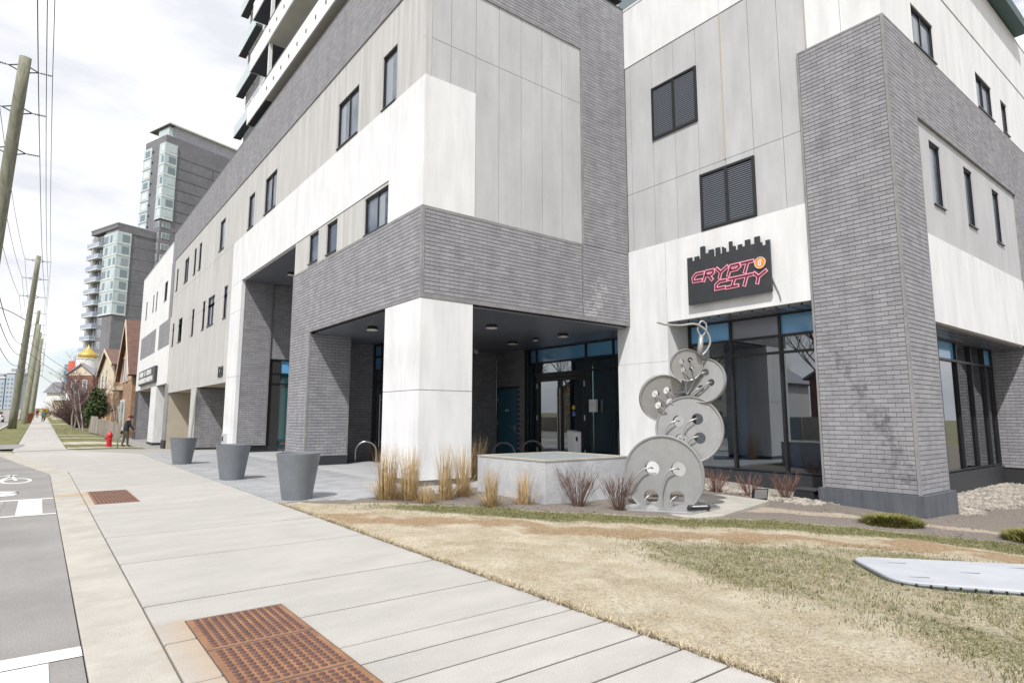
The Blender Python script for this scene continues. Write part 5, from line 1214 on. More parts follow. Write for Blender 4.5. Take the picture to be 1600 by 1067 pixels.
# stones and mulch
def scatter(name, n, area, size, m, kind_mask, flatk=.6):
    ico = [(0, 0, 1), (.894, 0, .447), (.276, .851, .447), (-.724, .526, .447), (-.724, -.526, .447), (.276, -.851, .447), (.724, .526, -.447), (-.276, .851, -.447), (-.894, 0, -.447), (-.276, -.851, -.447), (.724, -.526, -.447), (0, 0, -1)]
    fc = [(0, 1, 2), (0, 2, 3), (0, 3, 4), (0, 4, 5), (0, 5, 1), (1, 6, 2), (2, 7, 3), (3, 8, 4), (4, 9, 5), (5, 10, 1), (1, 10, 6), (2, 6, 7), (3, 7, 8), (4, 8, 9), (5, 9, 10), (11, 7, 6), (11, 8, 7), (11, 9, 8), (11, 10, 9), (11, 6, 10)]
    x = rng.uniform(area[0], area[1], n); y = rng.uniform(area[2], area[3], n); d, bed_, gr, br, gv, du = masks(x, y)
    ok = rng.random(n) < (gv if kind_mask == 'gravel' else bed_ * (1 - gv) * (1 - .8 * du))
    ok &= ~((x > 8.3) & (x < 12.8) & (y > 6.6) & (y < 9.2) & (kind_mask != 'gravel')); ok &= ~((x > 7.9) & (x < 10.6) & (y > 9.1) & (y < 11.6)); ok &= ~((x > 14.6) & (x < 16.6) & (y > 4.8)); ok &= ~((x > 14.8) & (y > 5.95))
    x, y = x[ok], y[ok]; m_ = len(x); z = -0.45 * np.clip((x - 4.2) / 10.6, 0, 1.15) * np.clip((13.2 - y) / 8.2, 0, 1)
    if kind_mask == 'gravel': z = z + 0.0
    s = rng.uniform(size[0], size[1], m_); a = rng.random(m_) * 6.283; I = np.array(ico)
    st = np.stack([rng.uniform(.7, 1.3, m_), rng.uniform(.7, 1.3, m_), rng.uniform(.5, .9, m_) * flatk / .6], 1)
    Q = I[None] * (1 + rng.uniform(-.16, .16, (m_, 12, 1))) * st[:, None, :] * s[:, None, None]
    ca, sa = np.cos(a)[:, None], np.sin(a)[:, None]
    V = np.stack([Q[..., 0] * ca - Q[..., 1] * sa + x[:, None], Q[..., 0] * sa + Q[..., 1] * ca + y[:, None], Q[..., 2] + z[:, None] + s[:, None] * .15], 2).reshape(-1, 3)
    F = (np.arange(m_)[:, None, None] * 12 + np.array(fc)[None]).reshape(-1, 3); np_mesh(name, V, F, m, kind='stuff')
scatter('gravel', 7500, (12.6, 15.8, 6.4, 11.3), (.025, .065), 'stone', 'gravel'); scatter('gravel', 7500, (16.2, 27, 4.2, 6.0), (.03, .07), 'stone', 'gravel')
scatter('mulch', 16000, (5.5, 20, 1.2, 11.5), (.012, .03), 'mulch_chip', 'mulch', .25)

def grass_clump(x, y, h, r, n, label, group='dry ornamental grass clumps round the corner column'):
    z = T(x, y) if y < 12 else 0.0; k = n
    a = rng.random(k) * 6.283; rr = r * .33 * np.sqrt(rng.random(k))
    V, F = blades_np(x + np.cos(a) * rr, y + np.sin(a) * rr, np.full(k, z - .02), h * (.42 + .62 * rng.random(k) ** .8), rng.uniform(.004, .010, k), rng.uniform(.03, .30, k), a + rng.normal(0, .7, k), rng.uniform(.7, 1.3, k))
    k2 = int(n * .9); a = rng.random(k2) * 6.283; rr = r * .45 * np.sqrt(rng.random(k2))
    V2, F2 = blades_np(x + np.cos(a) * rr, y + np.sin(a) * rr, np.full(k2, z - .02), h * rng.uniform(.10, .42, k2), rng.uniform(.005, .010, k2), rng.uniform(.5, 1.7, k2), a + rng.normal(0, .5, k2), rng.uniform(.8, 1.5, k2))
    o = np_mesh('grass_clump', np.concatenate([V, V2]), np.concatenate([F, F2 + len(V)]), 'reed_blade'); tag(o, label, 'ornamental grass', group)
grass_clump(5.62, 11.30, 1.16, .50, 330, 'tall dry grass clump at far left, beside the plaza edge'); grass_clump(5.95, 10.98, 1.12, .48, 300, 'tall dry grass clump left of the corner column, second from left')
grass_clump(6.10, 10.55, .42, .5, 200, 'short flopped dry grass clump in front of the corner column'); grass_clump(6.62, 10.72, 1.18, .34, 190, 'slim dry grass clump in front of the corner column face')
grass_clump(7.20, 10.95, 1.14, .38, 220, 'dry grass clump at the right edge of the corner column'); grass_clump(6.92, 9.55, .78, .34, 180, 'shorter dry grass clump in front of the left planter box wall'); grass_clump(7.62, 9.42, .72, .36, 160, 'pale dry grass clump at the planter box corner, rightmost in the row')
grass_clump(9.25, 13.4, 1.2, .4, 160, 'dry grass clump behind the planter box by the corner column')

def twiggy(name, x, y, h, r, n, m, label, cat, group=None, forks=3, rad=.006, z=None):
    z = T(x, y) if z is None else z; b = MB()
    for i in range(n):
        a = random.random() * 6.283; l = h * random.uniform(.55, 1.0); sp = r * random.uniform(.15, 1.0); base = Vector((x + math.cos(a) * r * .12, y + math.sin(a) * r * .12, z - .03))
        tip = base + Vector((math.cos(a) * sp, math.sin(a) * sp, l)); mid = base.lerp(tip, .5) + Vector((random.uniform(-.06, .06), random.uniform(-.06, .06), .06)) * h
        b.tube([base, mid, tip], [rad, rad * .7, rad * .3], 3, cap=False)
        for f in range(forks):
            t_ = random.uniform(.35, .85); p = base.lerp(mid, t_ * 2) if t_ < .5 else mid.lerp(tip, t_ * 2 - 1); aa = a + random.uniform(-1.4, 1.4); ll = l * random.uniform(.18, .4)
            b.tube([p, p + Vector((math.cos(aa) * ll * .45, math.sin(aa) * ll * .45, ll * .9))], [rad * .6, rad * .25], 3, cap=False)
    o = b.build(name, m); tag(o, label, cat, group); return o
g_ = 'bare twiggy shrubs in the planting bed'
twiggy('bare_shrub', 8.42, 8.72, .80, .52, 75, 'twig', 'bare brown twiggy shrub in front of the planter box right wall', 'shrub', g_)
twiggy('bare_shrub', 8.80, 8.02, .72, .36, 70, 'twig', 'bare brown twiggy shrub at the left edge of the sculpture', 'shrub', g_)
twiggy('bare_shrub', 13.35, 8.95, .62, .42, 55, 'red_twig', 'reddish twiggy shrub under the shop window, nearest the sculpture', 'shrub', g_)
twiggy('bare_shrub', 13.55, 8.15, .56, .36, 50, 'red_twig', 'reddish twiggy shrub under the shop window, middle of three', 'shrub', g_)
twiggy('bare_shrub', 14.15, 7.6, .66, .38, 55, 'red_twig', 'reddish twiggy shrub under the shop window, nearest the brick pillar', 'shrub', g_)
def low_juniper(x, y, r, h, label, n=1500):
    z = T(x, y); V = []; F = []
    a = rng.random(n) * 6.283; q = np.sqrt(rng.random(n)); px_ = x + np.cos(a) * q * r * rng.uniform(.8, 1.1, n); py_ = y + np.sin(a) * q * r * .8
    hh = h * (1 - q ** 2) * rng.uniform(.5, 1.0, n); V, F = blades_np(px_, py_, z + hh * .5, rng.uniform(.05, .13, n), rng.uniform(.012, .024, n), rng.uniform(.4, 1.6, n), a + rng.normal(0, .8, n), rng.uniform(.8, 1.4, n))
    o = np_mesh('low_juniper', V, F, 'juniper'); tag(o, label, 'shrub', 'low spreading junipers in the bed')
low_juniper(12.72, 4.80, .62, .20, 'low yellow-green juniper in front of the brick pillar'); low_juniper(12.95, 2.75, .55, .2, 'low yellow-green juniper at the right edge of the picture', 1200)

def tree_np(name, x, y, z, h, spread, levels, m, label, cat, group=None, trunks=1, r0=.06, lean=.25, seed=1, start=.3, nb=5, leafy=None):
    rr = random.Random(seed); t = thing(name, label, cat, (x, y, z), group); tb, cb = MB(), MB()
    def branch(p, d, L, r, lv):
        pts = [p]; q = p.copy(); dd = d.copy(); seg = 4
        for i in range(seg):
            dd = (dd + Vector((rr.uniform(-1, 1), rr.uniform(-1, 1), rr.uniform(-.3, .6))) * .17).normalized(); q = q + dd * L / seg; pts.append(q.copy())
        (tb if lv == 0 else cb).tube(pts, [r * (1 - .65 * i / seg) for i in range(seg + 1)], 5 if lv == 0 else 3, cap=False)
        if lv < levels:
            for k in range(nb + (2 if lv == 0 else 0)):
                f = rr.uniform(start if lv == 0 else .25, 1.0); i = min(int(f * seg), seg - 1); pp = pts[i].lerp(pts[i + 1], f * seg - i)
                a = rr.uniform(0, 6.283); nd = (dd * .75 + Vector((math.cos(a), math.sin(a), rr.uniform(.0, .7))) * spread).normalized(); branch(pp, nd, L * rr.uniform(.38, .6), r * .5, lv + 1)
    for k in range(trunks):
        a = rr.uniform(0, 6.283); branch(Vector((x + math.cos(a) * .18 * (trunks > 1), y + math.sin(a) * .18 * (trunks > 1), z - .1)), Vector((math.cos(a) * lean, math.sin(a) * lean, 1)).normalized(), h * rr.uniform(.7, .9), r0, 0)
    tb.build('trunk', m[0], t); cb.build('crown', m[1], t); return t
def leaf_cloud(cx, cy, cz, rx, ry, rz, n, size, seed):
    r_ = np.random.default_rng(seed); cl = r_.normal(0, 1, (40, 3)); cl /= np.linalg.norm(cl, axis=1)[:, None]; cl *= r_.uniform(.35, .95, (40, 1)); k = r_.integers(0, 40, n)
    P = cl[k] + r_.normal(0, .16, (n, 3)); P *= np.array([rx, ry, rz]); P += np.array([cx, cy, cz]); d1_ = r_.normal(0, 1, (n, 3)); d1_ /= np.linalg.norm(d1_, axis=1)[:, None]; d2_ = np.cross(d1_, r_.normal(0, 1, (n, 3))); d2_ /= np.linalg.norm(d2_, axis=1)[:, None]
    s = r_.uniform(.6, 1.3, (n, 1)) * size; V = np.stack([P - d1_ * s, P + d2_ * s * .5, P + d1_ * s, P - d2_ * s * .5], 1).reshape(-1, 3); F = np.arange(n * 4).reshape(-1, 4); return V, F
tree_np('sapling', 3.42, 38.6, 0.0, 3.4, .8, 2, ('pale_bark', 'bark'), 'thin bare street sapling beside the man in dark jacket', 'tree', r0=.035, seed=3, start=.45, nb=5)
tree_np('bare_tree', 2.75, 74.0, GS(74), 6.0, .75, 3, ('pale_bark', 'purple_twig'), 'pale-stemmed bare tree on the far verge, left one', 'tree', 'bare street trees by the fence', trunks=2, r0=.08, seed=5, nb=5)
tree_np('bare_tree', 3.35, 71.0, GS(71), 5.2, .75, 3, ('pale_bark', 'purple_twig'), 'pale-stemmed bare tree on the far verge, nearest the fence', 'tree', 'bare street trees by the fence', trunks=2, r0=.08, seed=8, nb=5)
o = twiggy('bare_hedge', 3.6, 80.5, 3.0, 3.4, 420, 'purple_twig', 'large bare purplish hedge bush behind the far street trees', 'shrub', None, 6, .03, z=GS(80))
o = twiggy('bare_hedge', 4.0, 79, 4.6, 2.0, 150, 'purple_twig', 'tall bare purplish bush before the church front', 'shrub', None, 7, .03, z=GS(78))
t = thing('cedar_bush', 'rounded dark green cedar bush behind the wooden fence', 'shrub', (3.95, 67.3, GS(67)))
V, F = leaf_cloud(3.95, 67.3, GS(67) + 2.35, .85, 1.0, 1.65, 3200, .13, 4); np_mesh('foliage', V, F, 'cedar', parent=t); MB().tube([(3.95, 67.3, GS(67) - .1), (3.95, 67.3, 3.0)], [.12, .05], 6).build('stem', 'bark', t)

# ------------------------------------------------------------------ wooden fence, hydrant, people
fe = thing('wooden_fence', 'weathered grey wooden picket fence behind the hydrant', 'fence', (4, 56, GS(56)))
fa, fb = Vector((3.63, 67.0)), Vector((4.55, 50.5)); npk = 58
for i in range(npk):
    q = fa.lerp(fb, i / (npk - 1)); zq = GS(q.y) + LOT(q.x, q.y); solid = i < 18; wd = .125 if solid else .075; tt = (fb - fa).normalized(); nn = Vector((-tt.y, tt.x, 0)) * .012; hh = 1.45 if solid else 1.25
    b = MB(); b.obox((q.x, q.y, zq + hh / 2), Vector((tt.x, tt.y, 0)) * wd, nn, Vector((0, 0, hh / 2 + random.uniform(-.03, .03)))); b.build('picket', 'fence_wood', fe)
for hh in (.3, .68, 1.12):
    b = MB(); p, q = fa, fb; b.tube([(p.x + .05, p.y, GS(p.y) + hh), (q.x + .05, q.y, GS(q.y) + LOT(q.x, q.y) + hh)], .045, 4); b.build('rail', 'fence_wood', fe)
hx, hy = 3.14, 40.1; hz = GS(hy) - .02
hy_ = thing('fire_hydrant', 'red fire hydrant on the grass verge', 'fire hydrant', (hx, hy, hz))
b = MB(); b.lathe([(.001, 0), (.17, 0), (.17, .05), (.125, .06), (.12, .58), (.15, .60), (.15, .66), (.135, .70), (.10, .78), (.05, .83), (.04, .88), (.001, .89)], (hx, hy, hz), 20); b.build('barrel', 'hydrant_red', hy_, smooth=True); smooth_angle(hy_.children[0])
for v, l in (((-1, 0, 0), .1), ((0, -1, 0), .13), ((0, 1, 0), .1)):
    v = Vector(v); c = Vector((hx, hy, hz + .48)); MB().tube([c + v * .09, c + v * (.12 + l * .7), c + v * (.12 + l * .7), c + v * (.12 + l)], [.06, .06, .075, .075], 12).build('nozzle_cap', 'hydrant_red', hy_)
b = MB(); b.lathe([(.001, .0), (.175, 0), (.175, .045), (.13, .05)], (hx, hy, hz + .0), 20); b.build('flange', 'rust_iron', hy_)

def person(name, label, x, y, z, heading, joints, seg, mats_fn, hair=None, cap=None, scale=1.0):
    """one skin surface from a joint skeleton: joints {name: (side, forward, up, radius)}, seg: joined pairs"""
    t = thing(name, label, 'person', (x, y, z)); names = list(joints); me = bpy.data.meshes.new('body')
    c, s_ = math.cos(heading), math.sin(heading)
    def tr(p): return Vector((p[0] * c - p[1] * s_, p[0] * s_ + p[1] * c, p[2])) * scale
    me.from_pydata([tr(joints[n]) for n in names], [(names.index(a), names.index(b2)) for a, b2 in seg], [])
    o = bpy.data.objects.new('body', me); COL.objects.link(o)
    sk = o.modifiers.new('skin', 'SKIN'); ss = o.modifiers.new('sub', 'SUBSURF'); ss.levels = ss.render_levels = 2
    for i, n in enumerate(names): r = joints[n][3] * scale * (1.12 if joints[n][3] > .04 else 1); me.skin_vertices[0].data[i].radius = (r, r * (joints[n][4] if len(joints[n]) > 4 else 1)); me.skin_vertices[0].data[i].use_root = (n == 'pelvis')
    dg = bpy.context.evaluated_depsgraph_get(); m2 = bpy.data.meshes.new_from_object(o.evaluated_get(dg)); bpy.data.objects.remove(o)
    ms = []; mis = []
    for p in m2.polygons:
        q = p.center / scale; loc = Vector((q.x * c + q.y * s_, -q.x * s_ + q.y * c, q.z)); mname = mats_fn(loc)
        if mname not in ms: ms.append(mname)
        mis.append(ms.index(mname)); p.use_smooth = True
    m2.materials.clear()
    for q in ms: m2.materials.append(MATS[q])
    m2.polygons.foreach_set('material_index', mis)
    m2.name = 'body'; b_ = bpy.data.objects.new('body', m2); COL.objects.link(b_); b_.parent = t; WL[b_.name] = Vector((x, y, z))
    hd = joints['head']
    hb_ = MB(); C_h = tr((hd[0], hd[1], hd[2] + .015)) + Vector((x, y, z))
    hb_.lathe([(.001, .125), (.06, .118), (.1, .08), (.118, .03), (.12, -.01), (.112, -.04)], tuple(C_h), 14); hb_.build('cap' if cap else 'hair', cap or hair or 'shoe', t, smooth=True)
    fc = MB(); f = tr((0, 1, 0)) / scale; rr_ = tr((1, 0, 0)) / scale
    fc.obox(C_h + f * .105 + Vector((0, 0, -.035)), rr_ * .012, f * .018, (0, 0, .022)); fc.build('nose', 'skin', t)
    if cap: MB().obox(C_h + f * .15 + Vector((0, 0, .0)), rr_ * .07, f * .06, (0, 0, .008)).build('cap_peak', cap, t)
    return t
def hand(J, Sg, side, wrist, d, sgn):
    w = Vector(wrist[:3]); d = Vector(d).normalized(); J['palm' + side] = (*(w + d * .06), .034); Sg.append(('wrist' + side, 'palm' + side)); x = d.cross(Vector((1, 0, 0)) if abs(d.x) < .8 else Vector((0, 1, 0))).normalized()
    for k, (off, L) in enumerate(((-.03, .07), (-.01, .085), (.01, .08), (.03, .065))):
        a = w + d * .105 + x * off; J[f'k{k}{side}'] = (*a, .011); J[f't{k}{side}'] = (*(a + d * L + Vector((0, 0, -.0)) + d.cross(x) * .02), .008); Sg += [('palm' + side, f'k{k}{side}'), (f'k{k}{side}', f't{k}{side}')]
    a = w + d * .05 + x * .05; J['th' + side] = (*a, .012); J['tt' + side] = (*(a + d * .05 + x * .02), .009); Sg += [('palm' + side, 'th' + side), ('th' + side, 'tt' + side)]
def standing(bend=0.0, step=0.0, armL=(0, 0), armR=(0, 0), headf=0.0):
    sb, cb_ = math.sin(bend), math.cos(bend); up_ = lambda h, sd=0.0, f=0.0: (sd, f * cb_ + h * sb, .93 + h * cb_ - f * sb)
    J = {'pelvis': (0, 0, .93, .15, .8), 'waist': (*up_(.15), .145, .8), 'chest': (*up_(.36), .165, .8), 'neckb': (*up_(.50), .075), 'neck': (*up_(.57, 0, .01), .052), 'head': (*up_(.70, 0, .03 + headf), .105, 1.05), 'crown': (*up_(.78, 0, .03 + headf), .07)}
    Sg = [('pelvis', 'waist'), ('waist', 'chest'), ('chest', 'neckb'), ('neckb', 'neck'), ('neck', 'head'), ('head', 'crown')]
    for sd, sg_, arm in (('L', -1, armL), ('R', 1, armR)):
        st = step * sg_
        J['hip' + sd] = (.10 * sg_, 0, .88, .098); J['knee' + sd] = (.105 * sg_, st * .5 + .03, .48, .066); J['ankle' + sd] = (.11 * sg_, st, .09, .045); J['toe' + sd] = (.13 * sg_, st + .16, .045, .042)
        Sg += [('pelvis', 'hip' + sd), ('hip' + sd, 'knee' + sd), ('knee' + sd, 'ankle' + sd), ('ankle' + sd, 'toe' + sd)]
        shp = up_(.46, .185 * sg_); J['sh' + sd] = (*shp, .072); a1, a2 = arm
        el = Vector(shp) + Vector((.05 * sg_, math.sin(a1) * .29, -math.cos(a1) * .29)); wr = el + Vector((0, math.sin(a2) * .25, -math.cos(a2) * .25))
        J['el' + sd] = (*el, .052); J['wrist' + sd] = (*wr, .036); Sg += [('neckb', 'sh' + sd), ('sh' + sd, 'el' + sd), ('el' + sd, 'wrist' + sd)]; hand(J, Sg, sd, wr, (0, math.sin(a2), -math.cos(a2)), sg_)
    return J, Sg
def dress(J, jacket, trousers, cuff=.86):
    wl = [Vector(J['wrist' + s][:3]) for s in 'LR']; hd = Vector(J['neck'][:3])
    def f(p):
        if p.z < .10: return 'shoe'
        if min((p - w).length for w in wl) < .21 and min((p - w).dot(w - Vector(J['el' + s][:3])) for w, s in zip(wl, 'LR') if (p - w).length < .21) > 0: return 'skin'
        if p.z > hd.z - .02 and abs(p.x) < .14: return 'skin'
        return jacket if p.z > cuff else trousers
    return f
J, Sg = standing(.20, .10, (.10, .45), (.25, .75), .03); person('person', 'man in dark jacket and maroon cap bending slightly by the red hydrant', 3.85, 39.9, GS(39.9), -1.35, J, Sg, dress(J, 'dark_cloth', 'olive_cloth'), cap='maroon_cloth')
J, Sg = standing(.03, .22, (-.3, .2), (.5, 1.0)); person('person', 'walker in teal jacket and dark trousers on the far pavement', .45, 111, GS(111), math.pi, J, Sg, dress(J, 'teal_cloth', 'dark_cloth'), hair='shoe')
J, Sg = standing(.02, .2, (-.25, .1), (.3, .6)); person('person', 'distant figure in dark red clothes beside the farthest poles', -.35, 152, GS(152), math.pi, J, Sg, dress(J, 'maroon_cloth', 'dark_cloth'), hair='shoe')

# ------------------------------------------------------------------ utility poles and wires
def pole(base, top, r0, r1, label, arms, detail=True):
    bse, tp = Vector(base), Vector(top); t = thing('utility_pole', label, 'utility pole', base, 'wooden utility poles along the kerb')
    n = 9; MB().tube([bse.lerp(tp, i / n) - Vector((0, 0, .3 if i == 0 else 0)) for i in range(n + 1)], [r0 + (r1 - r0) * i / n for i in range(n + 1)], 14).build('pole_shaft', 'pole_wood', t, smooth=True)
    ends = []
    for k, f in enumerate(arms):
        c = bse.lerp(tp, f); row = []
        for s in (-1, 1):
            e = c + Vector((s * 1.02, 0, .12 * s * 0)); j = c + Vector((s * .52, 0, -.02)); b = MB()
            b.tube([c + Vector((s * .1, 0, .16)), j], .028, 5); b.tube([c + Vector((s * .1, 0, -.18)), j], .028, 5); b.build('bracket', 'wire', t)
            b = MB(); b.tube([j, e], .022, 6)
            for q in range(5): b.tube([j.lerp(e, .2 + q * .16), j.lerp(e, .25 + q * .16)], .055, 8)
            b.build('line_insulator', 'insulator', t); row.append(e)
        ends.append(row)
    if detail:
        MB().tube([bse + Vector((0, 0, .0)), bse + Vector((0, 0, .35))], r0 + .03, 14).build('base_band', 'wire', t)
        MB().tube([bse.lerp(tp, .33), bse.lerp(tp, .345)], [r0 * .9] * 2, 14).build('band', 'insulator', t)
    return ends
AR = (.972, .868, .765)
PO = [((-2.58, 36.4, 0.0), (-1.74, 33.02, 17.46)), ((-2.09, 78.5, GS(78.5)), (-1.30, 75.1, 17.55)), ((-2.05, 121, GS(121)), (-1.35, 119.5, 18.3)), ((-1.9, 160, GS(160)), (-1.15, 158.5, 19.2)), ((-1.9, 200, GS(200)), (-1.2, 198.5, 19.8)), ((-1.9, 242, GS(242)), (-1.2, 240.5, 20.4)), ((-1.9, 284, GS(284)), (-1.2, 282.5, 21))]
LBL = ['nearest leaning wooden utility pole, cut by the left edge of the picture', 'thick leaning wooden utility pole on the grass strip left of the pavement', 'utility pole second behind the thick one, in the row', 'utility pole third behind the thick one, in the row', 'distant utility pole fourth behind the thick one', 'distant utility pole fifth behind the thick one', 'farthest utility pole at the end of the row']
ENDS = []
for i, (bse, tp) in enumerate(PO):
    k = 1.0 if i < 2 else 1.05; ENDS.append(pole(bse, tp, (.36 if i else .30) * k, (.20 if i else .22) * k, LBL[i], AR, i < 2))
# two slimmer poles between the thick one and the next
PX = [((-1.55, 99.0, GS(99)), (-.95, 98, 13.5)), ((-1.3, 139, GS(139)), (-.75, 138, 15.8))]
for (bse, tp), lb in zip(PX, ('short pole close behind the thick leaning utility pole', 'short pole between the third and fourth utility poles')):
    t = thing('utility_pole', lb, 'utility pole', bse, 'wooden utility poles along the kerb'); MB().tube([Vector(bse) - Vector((0, 0, .3)), bse, tp], [.34, .34, .22], 12).build('pole_shaft', 'pole_wood', t, smooth=True)
def wire(p, q, sag, r, label, group, n=20):
    p, q = Vector(p), Vector(q); pts = [p.lerp(q, i / n) - Vector((0, 0, sag * 4 * (i / n) * (1 - i / n))) for i in range(n + 1)]
    tag(MB().tube(pts, r, 4, cap=False).build('overhead_wire', 'wire'), label, 'wire', group)
back = [[e + Vector((0, -42, -.1)) for e in row] for row in ENDS[0]]
seq = [back] + ENDS
tier = ('top', 'middle', 'lowest'); side_ = ('road-side', 'building-side')
spans = ['passing overhead to the nearest pole', 'from the nearest pole to the thick pole', 'from the thick pole to the one behind it', 'between the third and fourth poles of the row', 'between the fourth and fifth poles of the row', 'between the fifth and sixth poles of the row', 'reaching the farthest pole of the row']
for i in range(len(seq) - 1):
    for k in range(3):
        for s in range(2):
            wire(seq[i][k][s], seq[i + 1][k][s], .75 if i < 3 else .9, .014 if i < 3 else .02, f'{tier[k]} {side_[s]} power wire {spans[i]}', 'power wires strung between the utility poles')
# lower communication cables and service drops to the houses
for k, (h0, sg_) in enumerate(((9.4, 1.2), (8.3, 1.0), (7.2, 1.0))):
    a = Vector(PO[0][0]).lerp(Vector(PO[0][1]), h0 / 17.5) + Vector((-.3, 0, 0)); b_ = Vector(PO[1][0]).lerp(Vector(PO[1][1]), (h0 - .8) / 17.5) + Vector((-.3, 0, 0)); c_ = Vector(PO[2][0]).lerp(Vector(PO[2][1]), (h0 - 1) / 17.5) + Vector((-.3, 0, 0))
    wire(a, b_, sg_, .024, ('upper', 'middle', 'lower')[k] + ' sagging communication cable left of the thick pole', 'communication cables below the power wires'); wire(b_, c_, sg_, .024, ('upper', 'middle', 'lower')[k] + ' communication cable beyond the thick pole', 'communication cables below the power wires')
b_ = lambda f: Vector(PO[1][0]).lerp(Vector(PO[1][1]), f)
for f, q, lb in ((.52, (7.0, 100.5, 6.6), 'upper service wire dropping from the thick pole to the tan house'), (.46, (7.0, 92.0, 5.2), 'middle service wire dropping from the thick pole to the tan house'), (.40, (6.4, 112, 4.6), 'lowest service wire dropping from the thick pole past the hedge')):
    wire(b_(f), q, 1.0, .022, lb, 'service wires to the houses')
t = thing('street_lamp', 'curved street lamp arm reaching over the road from the thick pole', 'street lamp', tuple(b_(.62)))
MB().tube(curve([b_(.62), b_(.62) + Vector((-1.6, 0, .9)), b_(.62) + Vector((-3.4, 0, 1.5))], 6), .05, 6).build('lamp_arm', 'insulator', t); MB().obox(b_(.62) + Vector((-3.7, 0, 1.5)), (.4, 0, 0), (0, .15, 0), (0, 0, .08)).build('lamp_head', 'insulator', t)

# ------------------------------------------------------------------ far buildings
def dirv(az): return Vector((math.sin(R(az)), math.cos(R(az)), 0))
DL, DR = dirv(-20), dirv(70)
def win(P, u0, u1, v0, v1, par, fm='far_white', pm='far_pane', d=0.0, bars=1):
    f = MB().pbox(P, u0, u1, v0, v1, d, d + .08).build('window', fm, par); w = (u1 - u0 - .12) / bars
    q = MB()
    for k in range(bars): q.pbox(P, u0 + .1 + k * w, u0 + k * w + w + .02, v0 + .1, v1 - .1, d + .08, d + .10)
    q.build('pane', pm, f)
def block(c, Lw, Rw, ztop, par):
    c = Vector((c[0], c[1], 0)); b = MB(); p = [c, c + DR * Rw, c + DR * Rw + DL * Lw, c + DL * Lw]
    b.hexa([(q.x, q.y, -2) for q in p] + [(q.x, q.y, ztop) for q in p]); b.build('wall', 'far_brick', par)
    return Pl(c, DL, -DR), Pl(c, DR, -DL)
# the lower, balconied block
c0 = (11.71, 170.98); ab = thing('apartment_block', 'mid-rise dark brick apartment block with white balconies on its left side', 'apartment block', (*c0, 0))
PLf, PRt = block(c0, 13.2, 34, 46.6, ab); fh = 2.92; z0 = 46.6
b = MB(); b.pbox(PLf, -.15, 13.3, 47.4, 48.4, -6, .35); b.pbox(PRt, -.1, 34, 46.6, 48.5, -6, .16); b.build('roof_parapet', 'far_brick', ab)
b = MB(); b.pbox(PLf, -.2, 13.4, 48.4, 48.7, -6, .45); b.build('roof_cap', 'roof_grey', ab)
for k in range(15):
    zt = z0 - k * fh; zb = zt - fh
    if k < 7:
        g = MB(); g.pbox(PLf, -.05, 6.6, zb + .02, zt - .02, 0, .22); g.pbox(PRt, -.27, 2.9, zb + .02, zt - .02, 0, .22); o = g.build('glass_bay', 'far_glass', ab)
        for u in (.25, 2.4, 4.4, 5.6): MB().pbox(PLf, u, u + 1.0, zb + .5, zb + 2.2, .22, .27).build('pane', 'far_pane' if (k + int(u)) % 3 else 'far_glass', o)
        MB().pbox(PRt, .9, 2.5, zb + .5, zb + 2.3, .22, .27).build('pane', 'far_pane' if k % 3 != 2 else 'blind', o)
        q = MB(); q.pbox(PLf, -.05, 6.6, zb - .08, zb + .1, .22, .3); q.pbox(PRt, -.3, 2.95, zb - .08, zb + .1, .22, .3); q.build('spandrel', 'far_white', o)
    else:
        win(PLf, 4.8, 6.2, zb + .6, zb + 2.3, ab, d=.0)
    s = MB().pbox(PLf, 7.2, 13.2, zb - .05, zb + .16, 0, 1.1).build('balcony_slab', 'far_white', ab)
    q = MB(); q.pbox(PLf, 7.2, 13.2, zb + .16, zb + 1.12, 1.0, 1.08); q.pbox(PLf, 13.12, 13.2, zb + .16, zb + 1.12, 0, 1.0); q.pbox(PLf, 7.2, 7.28, zb + .16, zb + 1.12, 0, 1.0); q.build('balcony_guard', 'far_tower', s)
    MB().pbox(PLf, 10.4, 10.6, zb + .16, zt - .05, 0, .95).build('divider', 'far_white', s)
    for u in (7.6, 9.0, 10.8, 12.0): win(PLf, u, u + 1.0, zb + .2, zb + 2.4, ab, 'plinth')
    if 0 < k < 13:
        win(PRt, 15.6, 17.0, zb + .9, zb + 2.4, ab); win(PRt, 17.2, 20.0, zb + .9, zb + 2.4, ab, bars=2); win(PRt, 24, 27, zb + .9, zb + 2.4, ab, bars=2)
    MB().pbox(PRt, 3.0, 34, zb - .03, zb + .03, 0, .05).build('floor_band', 'roof_grey', ab)
    MB().pbox(PRt, 13.2, 13.6, zb + 2.3, zb + 2.55, 0, .09).build('wall_vent', 'black_frame', ab)
